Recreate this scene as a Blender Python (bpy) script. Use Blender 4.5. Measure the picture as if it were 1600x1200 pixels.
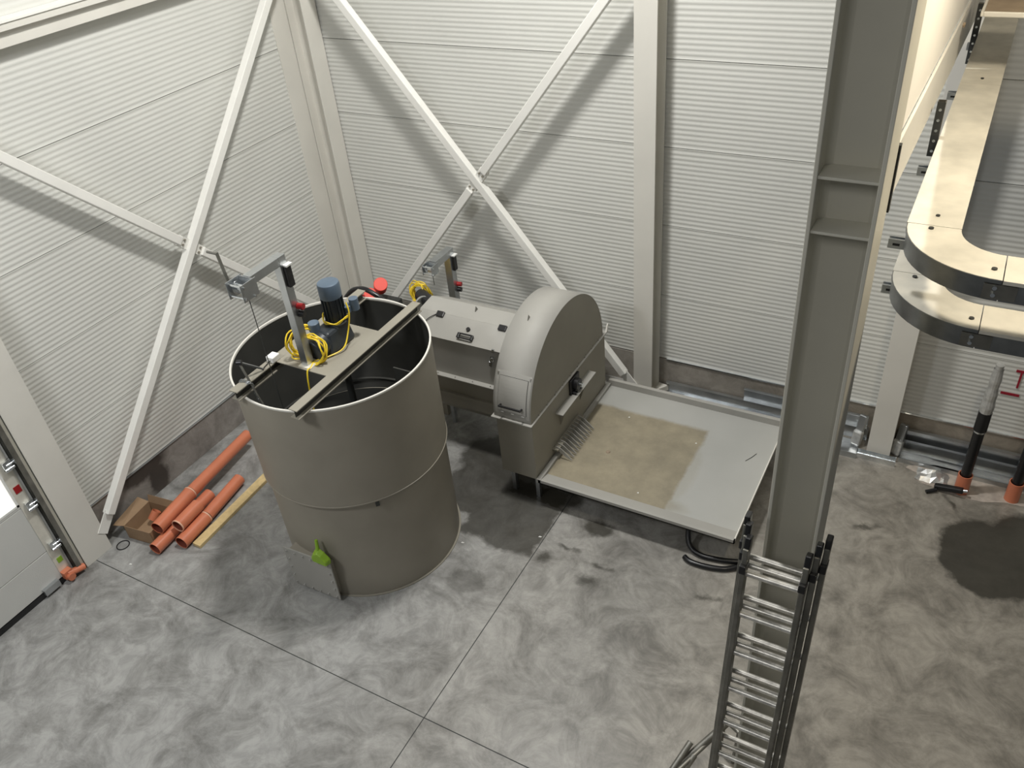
import bpy, bmesh, math, random
from mathutils import Vector, Matrix
random.seed(7)
PI = math.pi
S = bpy.context.scene
for o in list(bpy.data.objects): bpy.data.objects.remove(o)
COL = S.collection

# ------------------------------------------------------------------ camera
cam_d = bpy.data.cameras.new('camera'); cam = bpy.data.objects.new('camera', cam_d); COL.objects.link(cam)
Rr = (0.87286184, 0.48039866, -0.0856115); Rd = (0.22589414, -0.55331911, -0.8017542); Rf = (-0.43253212, 0.68048151, -0.59149039)
cam.matrix_world = Matrix(((Rr[0], -Rd[0], -Rf[0], 0), (Rr[1], -Rd[1], -Rf[1], 0), (Rr[2], -Rd[2], -Rf[2], 7.0), (0, 0, 0, 1)))
cam_d.sensor_width = 36; cam_d.lens = 1309.5 / 1600 * 36; cam_d.clip_start = 0.05; cam_d.clip_end = 200
S.camera = cam
# ------------------------------------------------------------------ world, lamps, exposure
w = bpy.data.worlds.new('hall_air'); S.world = w; w.use_nodes = True
w.node_tree.nodes['Background'].inputs[0].default_value = (0.93, 0.97, 1.0, 1)
w.node_tree.nodes['Background'].inputs[1].default_value = 0.115
S.view_settings.view_transform = 'Standard'; S.view_settings.look = 'None'
S.view_settings.gamma = 1; S.view_settings.use_curve_mapping = False; S.view_settings.exposure = -0.35
def area(name, loc, aim, sx, sy, power, col):
    d = bpy.data.lights.new(name, 'AREA'); d.shape = 'RECTANGLE'; d.size = sx; d.size_y = sy; d.energy = power; d.color = col
    o = bpy.data.objects.new(name, d); COL.objects.link(o); o.location = loc
    o.rotation_euler = (Vector(aim) - Vector(loc)).to_track_quat('-Z', 'Y').to_euler(); return o
area('high_bay_or_fill_lamp', (-3.9, 5.8, 9.5), (-4.6, 6.4, 0), 0.6, 0.6, 600, (1.0, 0.985, 0.95))
area('high_bay_or_fill_lamp', (-5.7, 0.2, 7.2), (-6.0, 1.6, 0), 0.9, 0.9, 215, (0.97, 0.985, 1.0))
area('high_bay_or_fill_lamp', (-1.2, -2.8, 9.5), (-2.5, 4.0, 1), 1.6, 1.6, 100, (1.0, 0.985, 0.95))  # added fill from behind the camera, brightens column web and tank front
area('gallery_lamp', (0.8, 4.0, 7.3), (0.1, 4.6, 4.5), 0.35, 0.35, 95, (1.0, 0.88, 0.68))

# ------------------------------------------------------------------ materials
def L(*c): return tuple(((x/255)/12.92 if x/255 <= .04045 else ((x/255+.055)/1.055)**2.4) for x in c) + (1,)
def nmat(name, col, rough=.6, metal=0.0, var=.12, scale=3.0, bump=0.0, bscale=60, coat=0, dist=0.0, col2=None):
    m = bpy.data.materials.new(name); m.use_nodes = True; nt = m.node_tree; b = nt.nodes['Principled BSDF']
    b.inputs['Roughness'].default_value = rough; b.inputs['Metallic'].default_value = metal
    tc = nt.nodes.new('ShaderNodeTexCoord')
    n = nt.nodes.new('ShaderNodeTexNoise'); n.inputs['Scale'].default_value = scale; n.inputs['Detail'].default_value = 6
    n.inputs['Distortion'].default_value = dist
    nt.links.new(tc.outputs['Object'], n.inputs['Vector'])
    r = nt.nodes.new('ShaderNodeValToRGB'); nt.links.new(n.outputs['Fac'], r.inputs[0])
    c2 = col2 if col2 else tuple(min(1, c*(1+var)) for c in col[:3]) + (1,)
    c1 = tuple(c*(1-var) for c in col[:3]) + (1,)
    r.color_ramp.elements[0].position = .3; r.color_ramp.elements[0].color = c1
    r.color_ramp.elements[1].position = .7; r.color_ramp.elements[1].color = c2
    nt.links.new(r.outputs[0], b.inputs['Base Color'])
    if bump:
        n2 = nt.nodes.new('ShaderNodeTexNoise'); n2.inputs['Scale'].default_value = bscale; n2.inputs['Detail'].default_value = 4
        nt.links.new(tc.outputs['Object'], n2.inputs['Vector'])
        bp = nt.nodes.new('ShaderNodeBump'); bp.inputs['Strength'].default_value = bump; bp.inputs['Distance'].default_value = .01
        nt.links.new(n2.outputs['Fac'], bp.inputs['Height']); nt.links.new(bp.outputs[0], b.inputs['Normal'])
    if coat: b.inputs['Coat Weight'].default_value = coat
    return m
WALL = nmat('white_coated_sheet', (.64, .64, .60, 1), .6, 0, .03, 1.2)
STEEL = nmat('off_white_painted_steel', (.70, .68, .62, 1), .5, 0, .04, 2)
BRACE = nmat('white_painted_brace', (.86, .85, .80, 1), .45, 0, .03, 3)
COLM = nmat('grey_green_painted_column', (.58, .56, .48, 1), .5, 0, .06, 1.5)
GREY = nmat('pebble_grey_machine_paint', (.29, .27, .22, 1), .5, 0, .06, 2.5)
GREYL = nmat('light_grey_machine_paint', (.37, .36, .33, 1), .6, 0, .05, 2.5)
TANKM = nmat('tank_grey_paint', (.29, .265, .215, 1), .5, 0, .08, 1.8)
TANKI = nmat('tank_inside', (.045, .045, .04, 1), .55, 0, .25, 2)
DARK = nmat('dark_paint', (.03, .032, .03, 1), .6, 0, .2, 4)
BLACK = nmat('black_plastic', (.012, .012, .013, 1), .35, 0, .2, 8)
GALV = nmat('galvanised_steel', (.50, .52, .53, 1), .3, .9, .12, 5)
TRAYM = nmat('galvanised_tray_lit', (.78, .75, .66, 1), .42, .35, .14, 6)  # channel lids lightened and warmed: lamplight painted into the galvanised colour
ALU = nmat('weathered_aluminium', (.23, .225, .20, 1), .42, .7, .25, 9)
RUNG = nmat('brightened_aluminium_rung', (.74, .72, .67, 1), .36, .6, .25, 25)  # base lightened to stand in for light the rungs reflect
CHROME = nmat('bright_zinc', (.75, .78, .80, 1), .2, 1, .1, 20)
ORNG = nmat('orange_sewer_plastic', L(204, 122, 90), .35, 0, .08, 4)
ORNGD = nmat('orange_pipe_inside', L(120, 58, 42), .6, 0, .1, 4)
RIMW = nmat('pale_pipe_lip', L(226, 178, 150), .5, 0, .05, 4)
WOOD = nmat('pale_pine', L(206, 182, 132), .65, 0, .13, 9, dist=1.5)
CARD = nmat('brown_cardboard', L(150, 124, 96), .8, 0, .08, 7)
YEL = nmat('yellow_cable', L(236, 205, 50), .4, 0, .06, 20)
BLUE = nmat('blue_grey_motor_paint', L(92, 108, 124), .4, 0, .06, 6)
MOTD = nmat('dark_motor_paint', L(44, 50, 56), .4, 0, .15, 8)
RED = nmat('red_motor_paint', L(232, 74, 56), .45, 0, .05, 6)
REDD = nmat('dark_red_knob', L(150, 22, 26), .4, 0, .1, 6)
GREEN = nmat('green_plastic', L(140, 178, 48), .4, 0, .06, 6)
WHITE = nmat('white_plastic', (.8, .8, .77, 1), .45, 0, .03, 5)
CREAM = nmat('cream_lining_board', (.86, .83, .76, 1), .6, 0, .02, 2)
BOLT = nmat('zinc_bolt', (.7, .7, .68, 1), .25, .9, .1, 20)
RUSTB = nmat('dusty_brown_steel', L(150, 134, 114), .7, 0, .22, 5)
RUBBER = nmat('black_rubber_hose', (.010, .010, .011, 1), .3, 0, .2, 10)
GLASS_ = nmat('crumpled_foil', (.62, .62, .60, 1), .35, .6, .2, 20)
SIDE = nmat('galvanised_side_shaded', (.26, .27, .27, 1), .32, .85, .2, 10)  # same galvanised steel darkened: dark reflections of the channel sides painted in
TAPE = nmat('red_tape', L(150, 24, 44), .6, 0, .08, 8)
DOORM = nmat('white_door_skin', (.60, .60, .57, 1), .45, 0, .03, 2, bump=.15, bscale=90)

def masked(name, base, blobs, dark, rough0=.6, rough1=.2, distort=.12, soft=.10, extra=None):
    """material with dark stains and painted shade: soft noisy ellipses in object (world) coordinates"""
    m = bpy.data.materials.new(name); m.use_nodes = True; nt = m.node_tree; N = nt.nodes; K = nt.links; b = N['Principled BSDF']
    tc = N.new('ShaderNodeTexCoord')
    col = base(nt, tc)
    nz = N.new('ShaderNodeTexNoise'); nz.inputs['Scale'].default_value = 4.5; nz.inputs['Detail'].default_value = 9; nz.inputs['Roughness'].default_value = .68
    K.new(tc.outputs['Object'], nz.inputs['Vector'])
    sb = N.new('ShaderNodeVectorMath'); sb.operation = 'SUBTRACT'; K.new(nz.outputs['Color'], sb.inputs[0]); sb.inputs[1].default_value = (.5, .5, .5)
    sc = N.new('ShaderNodeVectorMath'); sc.operation = 'SCALE'; K.new(sb.outputs[0], sc.inputs[0]); sc.inputs['Scale'].default_value = distort*5
    ad = N.new('ShaderNodeVectorMath'); ad.operation = 'ADD'; K.new(tc.outputs['Object'], ad.inputs[0]); K.new(sc.outputs[0], ad.inputs[1])
    out = None
    for bl in blobs:
        c, r, rot, amt = bl[:4]
        mp = N.new('ShaderNodeMapping'); mp.vector_type = 'TEXTURE'
        mp.inputs['Location'].default_value = c; mp.inputs['Rotation'].default_value = (0, 0, rot); mp.inputs['Scale'].default_value = r
        K.new(ad.outputs[0], mp.inputs['Vector'])
        mr = N.new('ShaderNodeMapRange')
        if len(bl) > 4:      # rounded rectangle
            ab = N.new('ShaderNodeVectorMath'); ab.operation = 'ABSOLUTE'; K.new(mp.outputs[0], ab.inputs[0])
            sp = N.new('ShaderNodeSeparateXYZ'); K.new(ab.outputs[0], sp.inputs[0])
            mx = N.new('ShaderNodeMath'); mx.operation = 'MAXIMUM'; K.new(sp.outputs[0], mx.inputs[0]); K.new(sp.outputs[1], mx.inputs[1])
            K.new(mx.outputs[0], mr.inputs[0])
        else:
            ln = N.new('ShaderNodeVectorMath'); ln.operation = 'LENGTH'; K.new(mp.outputs[0], ln.inputs[0])
            K.new(ln.outputs['Value'], mr.inputs[0])
        s = min(.6, soft/min(abs(v) for v in r if abs(v) < 50))
        mr.inputs[1].default_value = 1+s; mr.inputs[2].default_value = 1-s; mr.inputs[3].default_value = 0; mr.inputs[4].default_value = amt
        if out is None: out = mr.outputs[0]
        else:
            mx = N.new('ShaderNodeMath'); mx.operation = 'MAXIMUM'; K.new(out, mx.inputs[0]); K.new(mr.outputs[0], mx.inputs[1]); out = mx.outputs[0]
    mix = N.new('ShaderNodeMix'); mix.data_type = 'RGBA'; K.new(out, mix.inputs[0]); K.new(col, mix.inputs[6])
    dn = N.new('ShaderNodeTexNoise'); dn.inputs['Scale'].default_value = 3.5; dn.inputs['Detail'].default_value = 8; dn.inputs['Roughness'].default_value = .7; K.new(tc.outputs['Object'], dn.inputs['Vector'])
    dr_ = N.new('ShaderNodeValToRGB'); K.new(dn.outputs['Fac'], dr_.inputs[0]); dr_.color_ramp.elements[0].position = .32; dr_.color_ramp.elements[1].position = .68
    dr_.color_ramp.elements[0].color = tuple(c*.78 for c in dark[:3])+(1,); dr_.color_ramp.elements[1].color = tuple(c*1.2 for c in dark[:3])+(1,)
    K.new(dr_.outputs[0], mix.inputs[7])
    K.new(mix.outputs[2], b.inputs['Base Color'])
    rr = N.new('ShaderNodeMapRange'); K.new(out, rr.inputs[0]); rr.inputs[3].default_value = rough0; rr.inputs[4].default_value = rough1
    K.new(rr.outputs[0], b.inputs['Roughness'])
    return m

def concrete(nt, tc, c0=(.165, .162, .152, 1), c1=(.335, .333, .32, 1), warm=(.33, .30, .265, 1)):
    N = nt.nodes; K = nt.links
    n1 = N.new('ShaderNodeTexNoise'); n1.inputs['Scale'].default_value = 1.9; n1.inputs['Detail'].default_value = 10; n1.inputs['Roughness'].default_value = .72; n1.inputs['Distortion'].default_value = .9
    K.new(tc.outputs['Object'], n1.inputs['Vector'])
    r = N.new('ShaderNodeValToRGB'); K.new(n1.outputs['Fac'], r.inputs[0])
    r.color_ramp.elements[0].position = .34; r.color_ramp.elements[0].color = c0
    r.color_ramp.elements[1].position = .58; r.color_ramp.elements[1].color = c1
    # trowel swirls
    n2 = N.new('ShaderNodeTexNoise'); n2.inputs['Scale'].default_value = 4.5; n2.inputs['Detail'].default_value = 7; n2.inputs['Distortion'].default_value = 1.1; n2.inputs['Roughness'].default_value = .72
    K.new(tc.outputs['Object'], n2.inputs['Vector'])
    r2 = N.new('ShaderNodeValToRGB'); K.new(n2.outputs['Fac'], r2.inputs[0])
    r2.color_ramp.elements[0].position = .36; r2.color_ramp.elements[0].color = (.84, .84, .84, 1)
    r2.color_ramp.elements[1].position = .62; r2.color_ramp.elements[1].color = (1.14, 1.14, 1.14, 1)
    mu = N.new('ShaderNodeMix'); mu.data_type = 'RGBA'; mu.blend_type = 'MULTIPLY'; mu.inputs[0].default_value = 1
    K.new(r.outputs[0], mu.inputs[6]); K.new(r2.outputs[0], mu.inputs[7])
    # tint grows warmer and darker to the right, offsetting gallery lamp spill
    sp = N.new('ShaderNodeSeparateXYZ'); K.new(tc.outputs['Object'], sp.inputs[0])
    mr = N.new('ShaderNodeMapRange'); K.new(sp.outputs[0], mr.inputs[0]); mr.inputs[1].default_value = -4.5; mr.inputs[2].default_value = 0; mr.inputs[4].default_value = .75
    mw = N.new('ShaderNodeMix'); mw.data_type = 'RGBA'; mw.blend_type = 'MULTIPLY'; K.new(mr.outputs[0], mw.inputs[0]); K.new(mu.outputs[2], mw.inputs[6]); mw.inputs[7].default_value = (.86, .78, .66, 1)
    return mw.outputs[2]
def foot(x, y, rot):
    return [((x, y, 0), (.11, .028, 9), rot, .75), ((x+.13*math.cos(rot), y+.13*math.sin(rot), 0), (.05, .03, 9), rot, .6)]
BL = [((-3.75, 6.25, 0), (.42, .14, 9), 0, 1.0, 1), ((.98, 7.28, 0), (.50, .55, 9), .2, .93), ((1.25, 7.7, 0), (.3, .35, 9), 0, .93), ((.78, 7.66, 0), (.22, .035, 9), .3, .6),  # blackest blobs under the filter box: wet floor plus its shadow, painted
      ((-4.35, 6.1, 0), (.55, .50, 9), -.1, .78), ((-3.86, 5.80, 0), (.48, .48, 9), 0, .78, 1), ((-3.75, 5.40, 0), (.30, .14, 9), 0, .78), ((-4.2, 6.6, 0), (.8, .5, 9), 0, .8), ((-3.5, 6.3, 0), (.28, .16, 9), 0, .9),
      ((-2.87, 6.02, 0), (.20, .11, 9), 0, .85), ((-2.68, 5.27, 0), (.10, .06, 9), .2, .8), ((-3.25, 5.37, 0), (.10, .06, 9), .8, .8),
      ((-3.85, 4.75, 0), (.22, .15, 9), .3, .4)]
for f_ in ((-3.10, 5.60, .1), (-2.66, 5.50, .1), (-1.5, 5.58, .1), (.55, 7.96, 2.2), (-.25, 7.22, .5)): BL += foot(*f_)
FLOOR = masked('polished_concrete', lambda nt, tc: concrete(nt, tc), BL, (.038, .035, .027, 1), .38, .34, .05, .03)
KERB = masked('concrete_kerb', lambda nt, tc: concrete(nt, tc, (.22, .20, .18, 1), (.30, .275, .25, 1)),
              [((-8.15, 4.25, .42), (9, .34, .14), 0, .97), ((-8.15, 4.40, .18), (9, .15, .24), 0, .97)], (.06, .048, .04, 1), .8, .5, .04, .03)
KERBB = masked('concrete_kerb_back', lambda nt, tc: concrete(nt, tc, (.24, .225, .2, 1), (.32, .30, .27, 1)),
              [((-5, 8.7, .1), (.1, 9, .05), 0, .1)], (.1, .09, .08, 1), .8, .5, .04, .03)
def panbase(nt, tc):
    N = nt.nodes; K = nt.links
    n1 = N.new('ShaderNodeTexNoise'); n1.inputs['Scale'].default_value = 2.0; n1.inputs['Detail'].default_value = 6
    K.new(tc.outputs['Object'], n1.inputs['Vector'])
    r = N.new('ShaderNodeValToRGB'); K.new(n1.outputs['Fac'], r.inputs[0])
    r.color_ramp.elements[0].color = (.36, .36, .335, 1); r.color_ramp.elements[1].color = (.44, .44, .415, 1)
    return r.outputs[0]
PAN = masked('silted_pan_sheet', panbase, [((-.42, -.17, 0), (.75, .74, 9), 0, .9, 1), ((-.1, -.25, 0), (.56, .80, 9), 0, .22), ((.05, -.75, 0), (.45, .12, 9), -.1, .5)],
             (.27, .232, .155, 1), .5, .5, .022, .03)

# ------------------------------------------------------------------ mesh helpers (all coordinates are world metres)
class MB:
    def __init__(s): s.v = []; s.f = []
    def add(s, vs, fs):
        n = len(s.v); s.v += [tuple(v) for v in vs]; s.f += [tuple(i+n for i in f) for f in fs]; return s
    def box(s, x0, x1, y0, y1, z0, z1):
        return s.add([(x0,y0,z0),(x1,y0,z0),(x1,y1,z0),(x0,y1,z0),(x0,y0,z1),(x1,y0,z1),(x1,y1,z1),(x0,y1,z1)],
              [(0,3,2,1),(4,5,6,7),(0,1,5,4),(1,2,6,5),(2,3,7,6),(3,0,4,7)])
    def hull(s, a, b):   # two matching rings
        n = len(a); vs = list(a)+list(b)
        return s.add(vs, [tuple(range(n))[::-1], tuple(range(n, 2*n))] + [(i, (i+1) % n, (i+1) % n+n, i+n) for i in range(n)])
    def prism(s, poly, ax, t0, t1):
        def p(q, t): return (t, q[0], q[1]) if ax == 'x' else ((q[0], t, q[1]) if ax == 'y' else (q[0], q[1], t))
        return s.hull([p(q, t0) for q in poly], [p(q, t1) for q in poly])
    def bar(s, p, q, wd, ht, up=(0, 0, 1)):   # square bar from p to q
        p = Vector(p); q = Vector(q); d = (q-p).normalized(); u = Vector(up); a = d.cross(u)
        if a.length < 1e-4: a = d.cross(Vector((0, 1, 0)))
        a.normalize(); c = a.cross(d).normalized()
        r = [(-a*wd-c*ht)/2, (a*wd-c*ht)/2, (a*wd+c*ht)/2, (-a*wd+c*ht)/2]
        return s.hull([p+k for k in r], [q+k for k in r])
    def cyl(s, p, q, r, r2=None, n=20, cap=True):
        p = Vector(p); q = Vector(q); d = (q-p).normalized(); a = d.orthogonal().normalized(); c = d.cross(a); r2 = r if r2 is None else r2
        A = [p+(a*math.cos(t)+c*math.sin(t))*r for t in [2*PI*i/n for i in range(n)]]
        Bq = [q+(a*math.cos(t)+c*math.sin(t))*r2 for t in [2*PI*i/n for i in range(n)]]
        if cap: return s.hull(A, Bq)
        return s.add(A+Bq, [(i, (i+1) % n, (i+1) % n+n, i+n) for i in range(n)])
    def pipe(s, p, q, ro, ri, n=24):  # hollow, open ended
        p = Vector(p); q = Vector(q); d = (q-p).normalized(); a = d.orthogonal().normalized(); c = d.cross(a)
        R = []
        for (e, r) in ((p, ro), (q, ro), (q, ri), (p, ri)):
            R.append([e+(a*math.cos(t)+c*math.sin(t))*r for t in [2*PI*i/n for i in range(n)]])
        vs = sum(R, []); fs = []
        for k in range(4):
            for i in range(n):
                j = (i+1) % n; k2 = (k+1) % 4
                fs.append((k*n+i, k*n+j, k2*n+j, k2*n+i))
        return s.add(vs, fs)
    def tube(s, pts, r, n=8, closed=False):
        P = [Vector(p) for p in pts]; m = len(P); rings = []; prev = None
        for i in range(m):
            if closed: d = P[(i+1) % m]-P[i-1]
            else: d = P[min(i+1, m-1)]-P[max(i-1, 0)]
            d.normalize()
            a = d.orthogonal() if prev is None else (prev-d*prev.dot(d))
            if a.length < 1e-5: a = d.orthogonal()
            a.normalize(); prev = a; c = d.cross(a)
            rings.append([P[i]+(a*math.cos(2*PI*k/n)+c*math.sin(2*PI*k/n))*r for k in range(n)])
        vs = sum(rings, []); fs = []
        for i in range(m if closed else m-1):
            j = (i+1) % m
            for k in range(n): fs.append((i*n+k, i*n+(k+1) % n, j*n+(k+1) % n, j*n+k))
        if not closed: fs += [tuple(range(n))[::-1], tuple(range((m-1)*n, m*n))]
        return s.add(vs, fs)
    def lathe(s, c, prof, n=64, a0=0, a1=2*PI):   # prof: (r, z) about vertical axis through c
        full = abs(a1-a0-2*PI) < 1e-6; k = n if full else n+1; vs = []; fs = []; m = len(prof)
        for i in range(k):
            t = a0+(a1-a0)*i/n
            for (r, z) in prof: vs.append((c[0]+r*math.cos(t), c[1]+r*math.sin(t), c[2]+z))
        for i in range(n):
            j = (i+1) % k
            for q in range(m-1): fs.append((i*m+q, j*m+q, j*m+q+1, i*m+q+1))
        return s.add(vs, fs)
def smoothpath(pts, n=6):
    P = [Vector(p) for p in pts]; out = []
    for i in range(len(P)-1):
        a = P[max(i-1, 0)]; b = P[i]; c = P[i+1]; d = P[min(i+2, len(P)-1)]
        for k in range(n):
            t = k/n; out.append(.5*((2*b)+(-a+c)*t+(2*a-5*b+4*c-d)*t*t+(-a+3*b-3*c+d)*t*t*t))
    out.append(P[-1]); return out
ORG = {}
def obj(name, mb, mat, parent=None, smooth=False, bevel=0, label=None, origin=None):
    me = bpy.data.meshes.new(name)
    org = ORG[parent] if parent else Vector(origin or (0, 0, 0))
    me.from_pydata([tuple(Vector(v)-org) for v in mb.v], [], mb.f)
    bm = bmesh.new(); bm.from_mesh(me); bmesh.ops.recalc_face_normals(bm, faces=bm.faces); bm.to_mesh(me); bm.free()
    me.materials.append(mat); o = bpy.data.objects.new(name, me); COL.objects.link(o)
    if parent: o.parent = parent
    else: o.location = org
    ORG[o] = org
    if smooth:
        for p in me.polygons: p.use_smooth = True
        try: me.set_sharp_from_angle(angle=math.radians(38))
        except Exception: pass
    if bevel:
        bv = o.modifiers.new('bevel', 'BEVEL'); bv.width = bevel; bv.segments = 2; bv.limit_method = 'ANGLE'
    if label: o['label'] = label
    return o
def thing(name, loc, label, cat, group=None):
    o = bpy.data.objects.new(name, None); o.empty_display_size = .1; COL.objects.link(o); o.location = loc; ORG[o] = Vector(loc)
    o['label'] = label; o['category'] = cat
    if group: o['group'] = group
    return o
def solo(name, mb, mat, label, cat, group=None, smooth=False, bevel=0):
    c = Vector((sum(v[0] for v in mb.v)/len(mb.v), sum(v[1] for v in mb.v)/len(mb.v), min(v[2] for v in mb.v)))
    o = obj(name, mb, mat, None, smooth, bevel, label, c); o['category'] = cat
    if group: o['group'] = group
    return o
def struct(name, mb, mat, smooth=False, bevel=0):
    o = obj(name, mb, mat, None, smooth, bevel); o['kind'] = 'structure'; return o
def stuff(o): o['kind'] = 'stuff'; return o

# ------------------------------------------------------------------ floor: base and saw-cut slabs
JX, JY, G = -3.37, 3.18, .005
floor = struct('floor', MB().box(-9, 5, -3, 9.2, -.2, -.03), DARK)
for (x0, x1, y0, y1) in ((-8.6, JX-G, -3, JY-G), (JX+G, 5, -3, JY-G), (-8.6, JX-G, JY+G, 8.95), (JX+G, 5, JY+G, 8.95)):
    obj('slab', MB().box(x0, x1, y0, y1, -.03, 0), FLOOR, floor)

obj('joint_sealant', MB().box(JX-G, JX+G, -3, 8.9, -.03, -.003).box(-8.5, JX-G, JY-G, JY+G, -.03, -.0012).box(JX+G, 5, JY-G, JY+G, -.03, -.003), DARK, floor)
# ------------------------------------------------------------------ walls of micro-ribbed sandwich panels
SEAM = [0.5+.965*k for k in range(0, 10)]
def ribs(z0, z1, gap=.002, amp=.0033, npitch=17, per=4):
    z0 += gap; z1 -= gap; pts = [(-.012, z0)]
    for i in range(npitch*per+1):
        z = z0+.004+(z1-z0-.008)*i/(npitch*per); pts.append((amp*math.cos(2*PI*i/per)+.001, z))
    pts.append((-.012, z1)); return pts
def rib_panel(ax, face, a, b, z0, z1, wall, e0=0, e1=0):
    m = MB(); pr = ribs(z0, z1); n = len(pr)
    if ax == 'left': A = [(face+d, a, z) for d, z in pr]; Bq = [(face+d, b, z) for d, z in pr]
    else: A = [(a, face-d, z) for d, z in pr]; Bq = [(b, face-d, z) for d, z in pr]
    m.add(A+Bq, [(i, i+1, i+1+n, i+n) for i in range(n-1)])
    obj('wall_panel', m, WALL, wall, smooth=True)
wl = struct('wall_left', MB().box(-8.45, -8.213, 3.0, 8.95, .5, 9.2).box(-8.45, -8.213, -3, 3.0, 4.4, 9.2), DARK)
wb = struct('wall_back', MB().box(-8.45, 5, 8.783, 8.95, .5, 9.2), DARK)
for k in range(9):
    z0, z1 = SEAM[k], SEAM[k+1]
    rib_panel('left', -8.2, 3.02 if z0 < 4 else -3, 8.77, z0, z1, wl)
    rib_panel('back', 8.77, -8.2, 5.0, z0, z1, wb)
k1 = struct('trim_1', MB().box(-8.45, -8.19, 3.0, 8.95, 0, .487), KERB)
k2 = struct('trim_2', MB().box(-8.19, 5, 8.76, 8.95, 0, .487), KERBB)
struct('trim_3', MB().box(-8.205, -8.178, 3.02, 8.75, .488, .5), GALV)
struct('trim_4', MB().box(-3.1, 5, 8.745, 8.775, .488, .505), CHROME)
# smooth corner strips beside the columns
struct('trim_5', MB().box(-8.205, -8.192, 8.2, 8.5, .5, 9.2), STEEL)

# ------------------------------------------------------------------ columns
def hcol_x(name, xf, y0, y1, z1, mat, label, dep=.27, t=.016):
    """H column whose outer flange faces +x"""
    c = thing(name, (xf-.1, (y0+y1)/2, 0), label, 'column')
    obj('flange', MB().box(xf-t, xf, y0, y1, 0, z1), mat, c, bevel=.002)
    obj('flange', MB().box(xf-dep, xf-dep+t, y0, y1, 0, z1), mat, c)
    ym = (y0+y1)/2
    obj('web', MB().box(xf-dep+t, xf-t, ym-.006, ym+.006, 0, z1), mat, c)
    return c
def hcol_y(name, x0, x1, y0, y1, z1, mat, label, t=.016, tw=.01):
    """H column whose front flange faces -y"""
    c = thing(name, ((x0+x1)/2, (y0+y1)/2, 0), label, 'column')
    obj('flange', MB().box(x0, x1, y0, y0+t, 0, z1), mat, c, bevel=.002)
    obj('flange', MB().box(x0, x1, y1-t, y1, 0, z1), mat, c, bevel=.002)
    xm = (x0+x1)/2
    obj('web', MB().box(xm-tw/2, xm+tw/2, y0+t, y1-t, 0, z1), mat, c)
    return c
cc = hcol_x('wall_column', -7.91, 8.49, 8.755, 9.2, STEEL, 'off-white steel column in the corner where the two ribbed walls meet')
lc = hcol_x('wall_column', -7.98, 3.06, 3.41, 9.2, STEEL, 'off-white steel column standing beside the sectional door')
mc = hcol_y('wall_column', -3.45, -3.195, 8.46, 8.74, 9.2, STEEL, 'off-white steel column on the back wall behind the silted pan')
obj('base_plate', MB().box(-3.52, -3.13, 8.42, 8.75, 0, .02), STEEL, mc)
obj('gusset', MB().prism([(-3.14, 8.6), (-3.05, 8.72), (-3.19, 8.74), (-3.19, 8.5)], 'z', .02, .10), STEEL, mc)
rc = hcol_y('wall_column', -.46, -.20, 8.46, 8.74, 9.2, STEEL, 'off-white steel column on the back wall right of the big grey column')
# big foreground column: web faces the camera, flanges left and right
bc = thing('hall_column', (-.43, 3.27, 0), 'big grey-green steel column in the foreground with the ladder leaning on it', 'column')
BX0, BX1, BY0, BY1 = -.553, -.302, 3.12, 3.42
obj('web', MB().box(BX0+.017, BX1-.017, 3.262, 3.274, 0, 9.2), COLM, bc)
obj('flange', MB().box(BX0, BX0+.017, BY0, BY1, 0, 9.2), COLM, bc, bevel=.003)
obj('flange', MB().box(BX1-.017, BX1, BY0, BY1, 0, 9.2), COLM, bc, bevel=.003)
for x in (BX0+.017, BX1-.017):
    s_ = 1 if x < -.43 else -1
    pts = [(x, 3.262), (x+s_*.028, 3.262), (x+s_*.012, 3.255), (x+s_*.004, 3.245), (x, 3.232)]
    obj('fillet', MB().prism(pts, 'z', 0, 9.2), COLM, bc, smooth=True)
for z in (5.665, 5.44):
    obj('stiffener', MB().prism([(BX0+.017, 3.128), (BX1-.017, 3.128), (BX1-.017, 3.262), (BX0+.045, 3.262), (BX0+.017, 3.235)], 'z', z-.012, z), COLM, bc, bevel=.002)
obj('base_plate', MB().box(-.66, -.2, 3.02, 3.52, 0, .025), COLM, bc)
obj('gusset', MB().box(BX1-.01, BX1+.008, 3.42, 3.45, 5.42, 5.70), DARK, bc)

# ------------------------------------------------------------------ cross bracing
def tubebar(mb, p, q, w_, up): return mb.bar(p, q, w_, w_, up)
def lerp(a, b, t): return tuple(a[i]+(b[i]-a[i])*t for i in range(3))
def gplate(p, d, up, ln, wd, th=.012):
    d = Vector(d).normalized(); p = Vector(p)
    return MB().bar(p-d*ln/2, p+d*ln/2, wd, th, up)
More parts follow.
